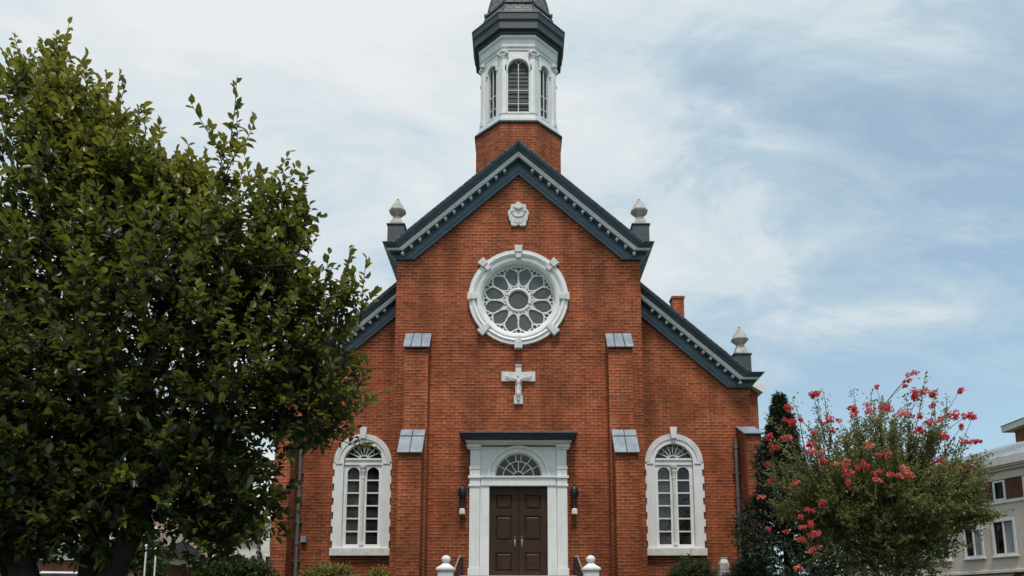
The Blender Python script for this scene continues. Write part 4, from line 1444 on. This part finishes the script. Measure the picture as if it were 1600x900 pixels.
# blossom heads (x, z, size) on the front and top of the crown
heads = [(9.44, -7.2, 7.34, 0.1, 0.3), (9.3, -7.21, 7.16, 0.07, 0.3), (9.22, -7.22, 7.02, 0.04, 0.3), (8.55, -7.25, 6.99, 0.07, 0.3), (9.63, -7.3, 6.8, 0.19, 0.3), (9.43, -7.35, 6.74, 0.14, 0.3), (9.93, -7.24, 6.86, 0.11, 0.3), (10.6, -7.13, 6.92, 0.08, 0.3), (7.03, -7.26, 6.81, 0.11, 0.3), (7.12, -7.26, 6.83, 0.08, 0.3), (6.38, -7.21, 6.47, 0.12, 0.3), (6.44, -7.36, 6.09, 0.11, 0.3), (6.61, -7.45, 6.11, 0.07, 0.3), (6.31, -7.42, 5.7, 0.11, 0.3), (5.96, -7.03, 5.82, 0.09, 0.3), (6.04, -7.16, 5.55, 0.11, 0.3), (5.91, -7.0, 5.15, 0.08, 0.3), (6.68, -7.94, 5.28, 0.12, 0.3), (6.85, -8.19, 4.94, 0.11, 0.3), (7.39, -7.72, 6.09, 0.12, 0.3), (7.14, -7.7, 6.02, 0.07, 0.3), (8.12, -7.64, 6.34, 0.16, 0.3), (7.82, -7.62, 6.34, 0.1, 0.3), (8.53, -7.62, 6.37, 0.16, 0.3), (8.93, -7.69, 6.19, 0.15, 0.3), (9.26, -7.65, 6.16, 0.1, 0.3), (9.84, -7.39, 6.53, 0.1, 0.3), (9.56, -7.65, 6.02, 0.11, 0.3), (10.09, -7.43, 6.22, 0.17, 0.3), (10.71, -7.2, 6.31, 0.11, 0.3), (10.85, -7.15, 6.26, 0.1, 0.3), (10.45, -7.35, 5.98, 0.07, 0.3), (9.15, -7.85, 5.79, 0.12, 0.3), (9.79, -7.69, 5.68, 0.12, 0.3), (10.49, -7.37, 5.62, 0.08, 0.3), (10.95, -7.12, 5.69, 0.05, 0.3), (7.53, -8.48, 4.8, 0.12, 0.3), (7.12, -8.35, 4.9, 0.1, 0.3), (7.24, -8.41, 4.68, 0.1, 0.3), (7.83, -8.5, 4.69, 0.07, 0.3), (7.8, -8.5, 4.53, 0.08, 0.3), (8.22, -8.45, 4.63, 0.1, 0.3), (8.1, -8.44, 5.08, 0.1, 0.3), (7.83, -8.46, 5.08, 0.07, 0.3), (7.71, -8.28, 5.33, 0.08, 0.9), (8.6, -8.35, 4.75, 0.16, 0.9), (9.45, -8.0, 4.98, 0.16, 0.3), (9.63, -7.9, 4.86, 0.08, 0.3), (10.47, -7.4, 4.92, 0.19, 0.3), (10.7, -7.25, 4.98, 0.11, 0.3), (6.76, -8.17, 4.06, 0.1, 0.3), (6.5, -7.94, 3.93, 0.1, 0.3), (6.39, -7.83, 3.78, 0.07, 0.3), (6.5, -7.96, 3.62, 0.08, 0.3), (6.39, -7.85, 3.56, 0.06, 0.3), (6.59, -8.07, 3.39, 0.12, 0.3), (6.33, -7.8, 3.27, 0.1, 0.3), (6.53, -8.03, 3.05, 0.09, 0.3), (5.88, -7.1, 3.58, 0.07, 0.3), (6.13, -7.51, 3.48, 0.07, 0.3), (6.21, -7.68, 2.65, 0.1, 0.3), (5.96, -7.13, 4.73, 0.07, 0.3), (5.78, -7.0, 4.34, 0.08, 0.3), (6.3, -7.67, 4.57, 0.07, 0.3), (7.21, -8.41, 4.45, 0.06, 0.3), (7.2, -7.88, 5.76, 0.07, 0.3), (6.81, -7.74, 5.74, 0.05, 0.3), (6.68, -7.83, 5.46, 0.08, 0.3)]
stalks = MB()
lt = np.array(lim_tips)
for x, y, z, s_, hue in heads:
    s_ *= 1.0 if z < 4.2 else 1.12
    q0 = c[np.argmin(np.linalg.norm(c - np.array([x, y, z - 0.25]), axis=1))]
    stalks.tube([q0, (np.array([x, y, z]) + q0) / 2 + np.array([0, 0, 0.03]), (x, y, z)], [0.008, 0.007, 0.005], 4)
    # each head is a loose spray of a few clumps of crumpled petals
    for_all = []
    for q in range(int(2 + 3 * rg.random() + s_ * 12)):
        o_ = rg.normal(size=3) * np.array([0.62, 0.5, 0.30]) * s_
        n = int(16 + 420 * s_ * s_ + 10 * rg.random())
        d = unit(rg.normal(size=(n, 3)))
        for_all.append((np.array([x, y, z]) + o_ + d * (rg.random(n) ** 0.6)[:, None] * s_ * (0.25 + 0.3 * rg.random()), d))
    p = np.concatenate([a for a, b in for_all])
    d = np.concatenate([b for a, b in for_all])
    n = len(p)
    sz = 0.036 * (0.6 + 0.9 * rg.random(n))
    leaf_mesh('blossom_head', p, unit(d + rg.normal(size=(n, 3)) * 0.7), unit(rg.normal(size=(n, 3))), sz, sz * 0.95, rg.normal(hue + 0.22 * float(rg.normal()), 0.2, n), M['blossom'], myr, cb, 0.3, 0.3)


stalks.build('stalks', M['myrtle_bark'], myr)


def conifer(name_label, x, y, top, rad, seed, cat='tree'):
    rg = np.random.default_rng(seed)
    zb = ground_z(x, y)
    r = empty('evergreen_tree', (x, y, zb), cat, name_label)
    n = 4600
    h = top - zb - 0.2
    tt = rg.random(n) ** 1.25
    a = rg.random(n) * 2 * PI
    rr = rad * (1 - tt) ** 1.05 * (0.35 + 0.65 * rg.random(n) ** 0.5) * (0.8 + 0.25 * np.sin(a * 3 + tt * 17))
    c = np.stack([x + rr * np.cos(a), y + rr * np.sin(a), zb + 0.2 + tt * h], 1)
    td = unit(np.stack([np.cos(a), np.sin(a), 0.15 + 0.9 * tt], 1) + rg.normal(size=(n, 3)) * 0.25)
    per = 12
    t = (np.arange(per)[None, :] + rg.random((n, per))) / per
    ln = 0.42 * (0.6 + 0.6 * rg.random(n)) * (1 - 0.5 * tt)
    P = (c[:, None, :] + td[:, None, :] * (t * ln[:, None])[:, :, None]).reshape(-1, 3)
    T2 = np.repeat(td, per, 0)
    D, U, L, W_ = leaves_on(rg, P, T2, t.reshape(-1), 0.10, 0.035, 0.0, 0.2)
    MB().tube([(x, y, zb - 0.2), (x, y, zb + h * 0.5), (x, y, top - 0.15)], [0.14, 0.09, 0.015], 8).build('trunk', M['bark'], r)
    leaf_mesh('crown', P, D, U, L, W_, np.repeat(rg.normal(0.5, 0.2, n), per) + rg.normal(0, .1, n * per), M['conifer'], r, (x, y, zb))
    return r


conifer('dark evergreen tree between the right end of the church and the flowering tree', 7.95, -2.3, 8.1, 1.85, 21)


def shrub(name, label, x, y, rx, ry, top, mat, seed, leaf=(0.06, 0.035), ntw=700, per=12):
    rg = np.random.default_rng(seed)
    zb = ground_z(x, y)
    r = empty(name, (x, y, zb), 'shrub', label)
    zc = zb + (top - zb) * 0.45
    lb = [(x, y, zc, rx * 0.8, ry * 0.8, (top - zc) * 0.85), (x - rx * 0.4, y, zc - 0.1, rx * 0.55, ry * 0.6, (top - zc) * 0.7), (x + rx * 0.42, y, zc - 0.05, rx * 0.5, ry * 0.6, (top - zc) * 0.72)]
    P, td, ti, t, c, tdir, ln, bend = twig_cloud(rg, lb, ntw, per, 0.24, 0.5)
    D, U, L, W_ = leaves_on(rg, P, td, t, *leaf)
    tint = rg.normal(0.45, 0.16, ntw)[ti] + 0.25 * (t - 0.4) + rg.normal(0, 0.1, len(ti))
    leaf_mesh('foliage', P, D, U, L, W_, tint, mat, r, (x, y, zb))
    s_ = MB()
    for i in range(7):
        a = rg.random() * 2 * PI
        s_.tube([(x + 0.1 * math.cos(a), y + 0.1 * math.sin(a), zb - 0.1), (x + rx * 0.5 * math.cos(a), y + ry * 0.5 * math.sin(a), zc + 0.2)], [0.02, 0.008], 5)
    s_.build('stem', M['bark'], r)


shrub('garden_shrub', 'rounded yellow-green shrub under the left tall window', -5.95, -0.55, 1.0, 0.7, 3.3, M['yellow_shrub'], 31)
shrub('garden_shrub', 'soft mid-green shrub below the right tall window', 5.5, -0.5, 0.85, 0.7, 3.42, M['green_shrub'], 32, (0.075, 0.022), 900, 14)
shrub('garden_shrub', 'small yellow-green shrub beside the evergreen at the right pier', 7.15, -1.0, 0.55, 0.5, 3.22, M['yellow_shrub'], 33)
shrub('garden_shrub', 'tiny yellow-green shrub between the left buttress and the gate post', -4.35, -1.2, 0.45, 0.4, 3.0, M['yellow_shrub'], 34, ntw=300)
shrub('garden_shrub', 'dark green bush at the left corner of the church under the big tree', -8.6, -1.6, 1.4, 0.9, 3.4, M['green_shrub'], 35, (0.09, 0.05), 1200)

# ------------------------------------------------------------------ buildings on the right
A0 = Vector((26.3, 15.0, 0))
DW = Vector((-0.322, 0.947, 0)).normalized()
NW = Vector((-DW.y, DW.x, 0))        # out of the wall, towards the church
if NW.x > 0:
    NW = -NW
TB = lambda s_, z, d: tuple(A0 + DW * s_ + NW * d + Vector((0, 0, z)))
bld = empty('cream_building', tuple(A0 + Vector((0, 0, 0.9))), 'building', 'cream stucco building with brown boarded band and grey metal roof at the right')
wall_holes = []
wins = [(-6.6, 1.25), (-4.4, 1.25), (-2.2, 1.25), (0.98, 1.22), (2.85, 1.1), (5.0, 1.1), (7.4, 1.1), (9.6, 1.1)]
wall_holes = [rect(s_ - w / 2, s_ + w / 2, 4.80, 6.62) for s_, w in wins]
lw = MB().plate(rect(-14, 13, 3.99, 7.52), TB, -0.3, 0, wall_holes)
lw.plate(rect(-14, 13, 0.5, 9.4), TB, -12, -0.33)
lw.build('wall', M['cream'], bld)
smalls = [(-5.2, 0.6), (-2.9, 0.6), (-0.75, 0.6), (0.98, 0.6), (3.2, 0.6), (5.4, 0.6), (7.6, 0.6)]
MB().plate(rect(-14, 13, 7.70, 8.82), TB, -0.3, 0.02, [rect(s_ - w / 2, s_ + w / 2, 7.74, 8.72) for s_, w in smalls]).build('boarded_band', M['boards'], bld)
MB().plate(rect(-14, 13, 7.522, 7.698), TB, -0.3, 0.08).build('string_course', M['offwhite'], bld, bevel=0.02)
cn = MB()
cn.plate(rect(-14, 13, 8.822, 9.28), TB, -0.3, 0.06)
cn.plate(rect(-14.1, 13.1, 9.282, 9.42), TB, -0.3, 0.22)
cn.plate(rect(-14.2, 13.2, 9.422, 9.52), TB, -0.3, 0.34)
cn.build('cornice', M['cream'], bld, bevel=0.02)
MB().plate(rect(-14.3, 13.3, 9.522, 10.0), TB, -0.3, 0.42).build('parapet', M['offwhite'], bld, bevel=0.02)
rf = MB()
rf.add([TB(s_, z, d) for s_, z, d in ((-14, 9.9, 0.2), (13, 9.9, 0.2), (13, 9.9, -12), (-14, 9.9, -12), (-8, 11.9, -5.5), (4.5, 11.9, -5.5))],
       [(0, 1, 5, 4), (1, 2, 5), (2, 3, 4, 5), (3, 0, 4), (0, 3, 2, 1)])
rfo = rf.build('roof', M['zinc'], bld)
sm_ = MB()
for i in range(24):
    s0 = -13 + i * 1.1
    f = min(max((s0 + 14) / 27, 0), 1)
    sm_.tube([TB(s0, 9.93, 0.18), TB(-8 + 12.5 * f, 11.92, -5.45)], 0.03, 4)
sm_.build('roof_seam', M['zinc'], rfo)
for s_, w in wins:
    f = MB()
    f.plate(rect(s_ - w / 2 - 0.08, s_ + w / 2 + 0.08, 4.72, 6.70), TB, 0.003, 0.05, [rect(s_ - w / 2 + 0.05, s_ + w / 2 - 0.05, 4.86, 6.57)])
    f.plate(rect(s_ - 0.035, s_ + 0.035, 4.861, 6.569), TB, -0.08, 0.03)
    wo = f.build('window', M['white'], bld, bevel=0.008)
    MB().plate(rect(s_ - w / 2, s_ + w / 2, 4.81, 6.61), TB, -0.16, -0.1).build('pane', M['pane'], wo)
    MB().plate(rect(s_ - w / 2 - 0.16, s_ + w / 2 + 0.16, 4.64, 4.718), TB, 0.003, 0.14).build('sill', M['offwhite'], wo, bevel=0.01)
    if s_ in (0.98, 2.85, -2.2):
        MB().plate(rect(s_ - w / 2 + 0.06, s_ - 0.05, 4.87, 6.56), TB, -0.098, -0.085).build('blind', M['zinc'], wo)
for s_, w in smalls:
    f = MB()
    f.plate(rect(s_ - w / 2 - 0.06, s_ + w / 2 + 0.06, 7.702, 8.78), TB, 0.022, 0.07, [rect(s_ - w / 2 + 0.05, s_ + w / 2 - 0.05, 7.80, 8.68)])
    wo = f.build('window', M['white'], bld, bevel=0.008)
    MB().plate(rect(s_ - w / 2, s_ + w / 2, 7.76, 8.71), TB, -0.16, -0.06).build('pane', M['pane'], wo)
gf = MB()
gf.plate(rect(-14, 13, 0.5, 3.82), TB, -0.3, -0.02)
gf.build('ground_floor_wall', M['boards'], bld)
MB().plate(rect(-14.05, 13.05, 3.822, 3.988), TB, -0.3, 0.1).build('belt_course', M['offwhite'], bld, bevel=0.02)
for s_ in (-6.5, -2.0, 2.4, 6.8):
    a = MB()
    a.add([TB(s_ + e_, z, d) for e_ in (-1.9, 1.9) for z, d in ((3.75, 0.004), (3.80, 0.004), (3.1, 1.2), (3.0, 1.2))], [(0, 1, 2, 3), (7, 6, 5, 4), (0, 4, 5, 1), (1, 5, 6, 2), (2, 6, 7, 3), (3, 7, 4, 0)])
    a.build('awning', M['shrubby_brown'], bld)
fl = empty('wall_floodlight', TB(2.02, 6.2, 0.02), 'floodlight', 'small white floodlight on a dark arm, on the cream wall between two windows')
MB().tube([TB(2.3, 6.52, 0.01), TB(2.3, 6.52, 0.35), TB(2.05, 6.48, 0.45)], 0.035, 6).build('arm', M['iron'], fl)
MB().box(-0.22, 0.22, -0.12, 0.12, -0.16, 0.16, lambda x, y, z: TB(2.0 + x, 6.3 + z, 0.42 + y)).build('lamp_housing', M['offwhite'], fl, bevel=0.03)

twr = empty('brick_tower', (49.9, 42, 1.2), 'building', 'red brick tower with overhanging cream eaves, at the right picture edge behind the cream building')
MB().box(45.6, 54, 40, 43.8, 0.5, 18.3).build('wall', M['brick_far'], twr)
MB().box(44.8, 55, 39.1, 44.5, 18.302, 18.9).build('eave', M['cream'], twr, bevel=0.05)
MB().add([(44.7, 39.0, 18.902), (55.1, 39.0, 18.902), (55.1, 44.6, 18.902), (44.7, 44.6, 18.902), (49.8, 41.8, 20.4)], [(0, 1, 4), (1, 2, 4), (2, 3, 4), (3, 0, 4), (0, 3, 2, 1)]).build('roof', M['slate'], twr)
for x in (46.4, 49.0, 51.6):
    w = MB().plate(rect(x, x + 1.1, 14.6, 16.6), FR(40), 0.003, 0.06, [rect(x + 0.1, x + 1.0, 14.7, 16.5)]).build('window', M['white'], twr)
    MB().plate(rect(x + 0.1, x + 1.0, 14.7, 16.5), FR(40), 0.002, 0.02).build('pane', M['pane'], w)


# ------------------------------------------------------------------ behind the tree on the left
def house(name, label, x0, x1, y0, y1, z1, wallm, roofm, trim, wins, rise=0.0, z0=1.6, wz=(1.0, 2.4)):
    r = empty(name, ((x0 + x1) / 2, (y0 + y1) / 2, z0), 'building', label)
    MB().plate(rect(x0, x1, z0, z1), FR(y0), -0.3, 0, [rect(x - 0.5, x + 0.5, b, t_) for x, b, t_ in wins]).box(x0, x1, y0 + 0.33, y1, z0, z1).build('wall', wallm, r)
    MB().box(x0 - 0.25, x1 + 0.25, y0 - 0.25, y1 + 0.25, z1 + 0.002, z1 + 0.35).build('fascia', trim, r, bevel=0.02)
    if rise:
        ym = (y0 + y1) / 2
        MB().add([(x, y, z) for x in (x0 - 0.35, x1 + 0.35) for y, z in ((y0 - 0.4, z1 + 0.352), (y1 + 0.4, z1 + 0.352), (ym, z1 + 0.35 + rise))], [(0, 1, 2), (5, 4, 3), (0, 3, 4, 1), (1, 4, 5, 2), (2, 5, 3, 0)]).build('roof', roofm, r)
    for x, b, t_ in wins:
        w = MB().plate(rect(x - 0.56, x + 0.56, b - 0.06, t_ + 0.06), FR(y0), 0.003, 0.06, [rect(x - 0.44, x + 0.44, b + 0.06, t_ - 0.06)]).build('window', M['white'], r)
        MB().plate(rect(x - 0.5, x + 0.5, b, t_), FR(y0), -0.15, -0.1).build('pane', M['pane'], w)


house('stucco_house', 'pinkish stucco house seen through the big tree beside its stems', -28, -20.4, 30, 40, 9.0, M['pink'], M['slate'], M['cream'], [(-26.4, 6.2, 7.8), (-22.2, 6.2, 7.8), (-26.4, 2.6, 4.4), (-22.2, 2.6, 4.4)], 0)
house('pale_house', 'pale house with dark roof edge beyond the left corner of the church', -18.8, -13.2, 22, 30, 6.1, M['offwhite'], M['slate'], M['offwhite'], [(-17.3, 3.6, 5.2), (-15.0, 3.6, 5.2)], 1.2)
house('brick_house', 'low red brick house with white fascia at the bottom left corner', -34, -18.2, 12, 20, 4.2, M['brick_far'], M['slate'], M['offwhite'], [(-26.5, 2.2, 3.3), (-23.8, 2.2, 3.3), (-20.0, 2.2, 3.3)], 1.0)

# a small tree, a sign, two posts and a parked car behind the big tree
rg = np.random.default_rng(8)
sb = (-15.7, 6.5, ground_z(-15.7, 6.5))
st_ = empty('young_tree', sb, 'tree', 'small loose grey-green tree behind the stems of the big tree')
lb = [(-15.7, 6.5, 4.3, 1.1, 1.0, 0.8), (-16.3, 6.5, 3.8, 0.7, 0.7, 0.6), (-15.0, 6.5, 3.7, 0.7, 0.7, 0.7)]
P, td, ti, t, c, tdir, ln, bend = twig_cloud(rg, lb, 700, 12, 0.35, 0.1)
D, U, L_, W_ = leaves_on(rg, P, td, t, 0.12, 0.05)
leaf_mesh('crown', P, D, U, L_, W_, rg.normal(0.7, 0.15, 700)[ti], M['green_shrub'], st_, sb)
tk = MB()
limb(tk, rg, (-15.7, 6.5, 2.0), (-15.6, 6.5, 4.4), 0.09, 0.03)
limb(tk, rg, (-15.65, 6.5, 3.2), (-16.3, 6.5, 4.0), 0.05, 0.02)
tk.build('trunk', M['bark'], st_)

sg = empty('street_sign', (-10.95, 8, 2.25), 'sign', 'blank white round-topped board on a grey post left of the church corner')
MB().tube([(-11.15, 8, 2.1), (-11.15, 8, 5.1)], 0.09, 10).build('post', M['pipe'], sg)
MB().plate([(-11.05, 4.3), (-10.68, 4.3), (-10.68, 4.95), (-10.75, 5.04), (-10.98, 5.04), (-11.05, 4.95)], FR(7.95), 0.0, 0.05).build('board', M['white'], sg)
for i, (x, h, lab) in enumerate(((-13.1, 3.98, 'slim white post under the big tree, taller of two'), (-12.75, 3.86, 'slim white post under the big tree, shorter of two'))):
    p = MB().tube([(x, 2, 1.5), (x, 2, h)], 0.03, 8)
    p.lathe([(0.035, h), (0.06, h + 0.02), (0.05, h + 0.06), (0, h + 0.09)], (x, 2, 0), 10)
    p.build('slim_post', M['white'], cat='post', label=lab, group='slim white posts')

car = empty('parked_car', (-17.3, 4.2, 1.62), 'car', 'white parked car mostly hidden behind the stems of the big tree')
gz = 1.62
TC = lambda u, v, d: (-17.3 + u, 4.2 - d, gz + v)
body = [(-2.2, 0.30), (2.2, 0.30), (2.25, 0.75), (2.15, 0.98), (1.55, 1.05), (-1.0, 1.05), (-2.1, 0.92), (-2.28, 0.6)]
MB().plate(body, TC, -0.9, 0.9).build('body', M['carwhite'], car, bevel=0.07)
cab0 = [(-1.15, 1.052), (1.9, 1.052), (1.62, 1.55), (-0.3, 1.58)]
cabm = MB()
cabm.rings([[TC(u, v, d) for u, v in cab0] for d in (-0.82, 0.82)])
cb_ = cabm.build('cabin', M['carwhite'], car, bevel=0.06)
for d0, d1 in ((0.822, 0.835), (-0.835, -0.822)):
    gw = MB()
    gw.plate([(-0.85, 1.10), (0.35, 1.10), (0.35, 1.50), (-0.28, 1.50)], TC, d0, d1)
    gw.plate([(0.352, 1.10), (0.448, 1.10), (0.448, 1.50), (0.352, 1.50)], TC, d0 if d0 > 0 else d0 + 0.004, d1 - 0.004 if d0 > 0 else d1)
    gw.plate([(0.45, 1.10), (1.65, 1.10), (1.45, 1.48), (0.45, 1.50)], TC, d0, d1)
    gw.build('side_glass', M['pane'], cb_)
MB().add([TC(u, v, d) for d in (-0.72, 0.72) for u, v in ((-1.13, 1.10), (-0.40, 1.54), (-0.42, 1.56), (-1.16, 1.12))], [(0, 1, 2, 3), (7, 6, 5, 4), (0, 4, 5, 1), (1, 5, 6, 2), (2, 6, 7, 3), (3, 7, 4, 0)]).build('windscreen', M['rose_glass'], cb_)
for u in (-1.35, 1.4):
    for d in (-0.86, 0.86):
        ty = MB()
        ty.rings([[TC(u + r * math.cos(2 * PI * i / 20), 0.32 + r * math.sin(2 * PI * i / 20), d + w_) for i in range(20)] for r, w_ in ((0.2, -0.1), (0.31, -0.1), (0.33, -0.07), (0.33, 0.07), (0.31, 0.1), (0.2, 0.1))])
        wh = ty.build('wheel', M['tyre'], car)
        MB().rings([[TC(u + r * math.cos(2 * PI * i / 20), 0.32 + r * math.sin(2 * PI * i / 20), d + w_) for i in range(20)] for r, w_ in ((0.2, -0.105), (0.12, -0.112), (0.12, 0.112), (0.2, 0.105))]).build('rim', M['silver'], wh)
for d in (-0.68, 0.68):
    MB().box(-2.31, -2.2, d - 0.16, d + 0.16, 0.68, 0.84, lambda x, y, z: TC(x, z, y)).build('headlight', M['lampglass'], car, bevel=0.02)
    MB().box(2.18, 2.27, d - 0.16, d + 0.16, 0.74, 0.92, lambda x, y, z: TC(x, z, y)).build('tail_light', M['red_light'], car, bevel=0.02)
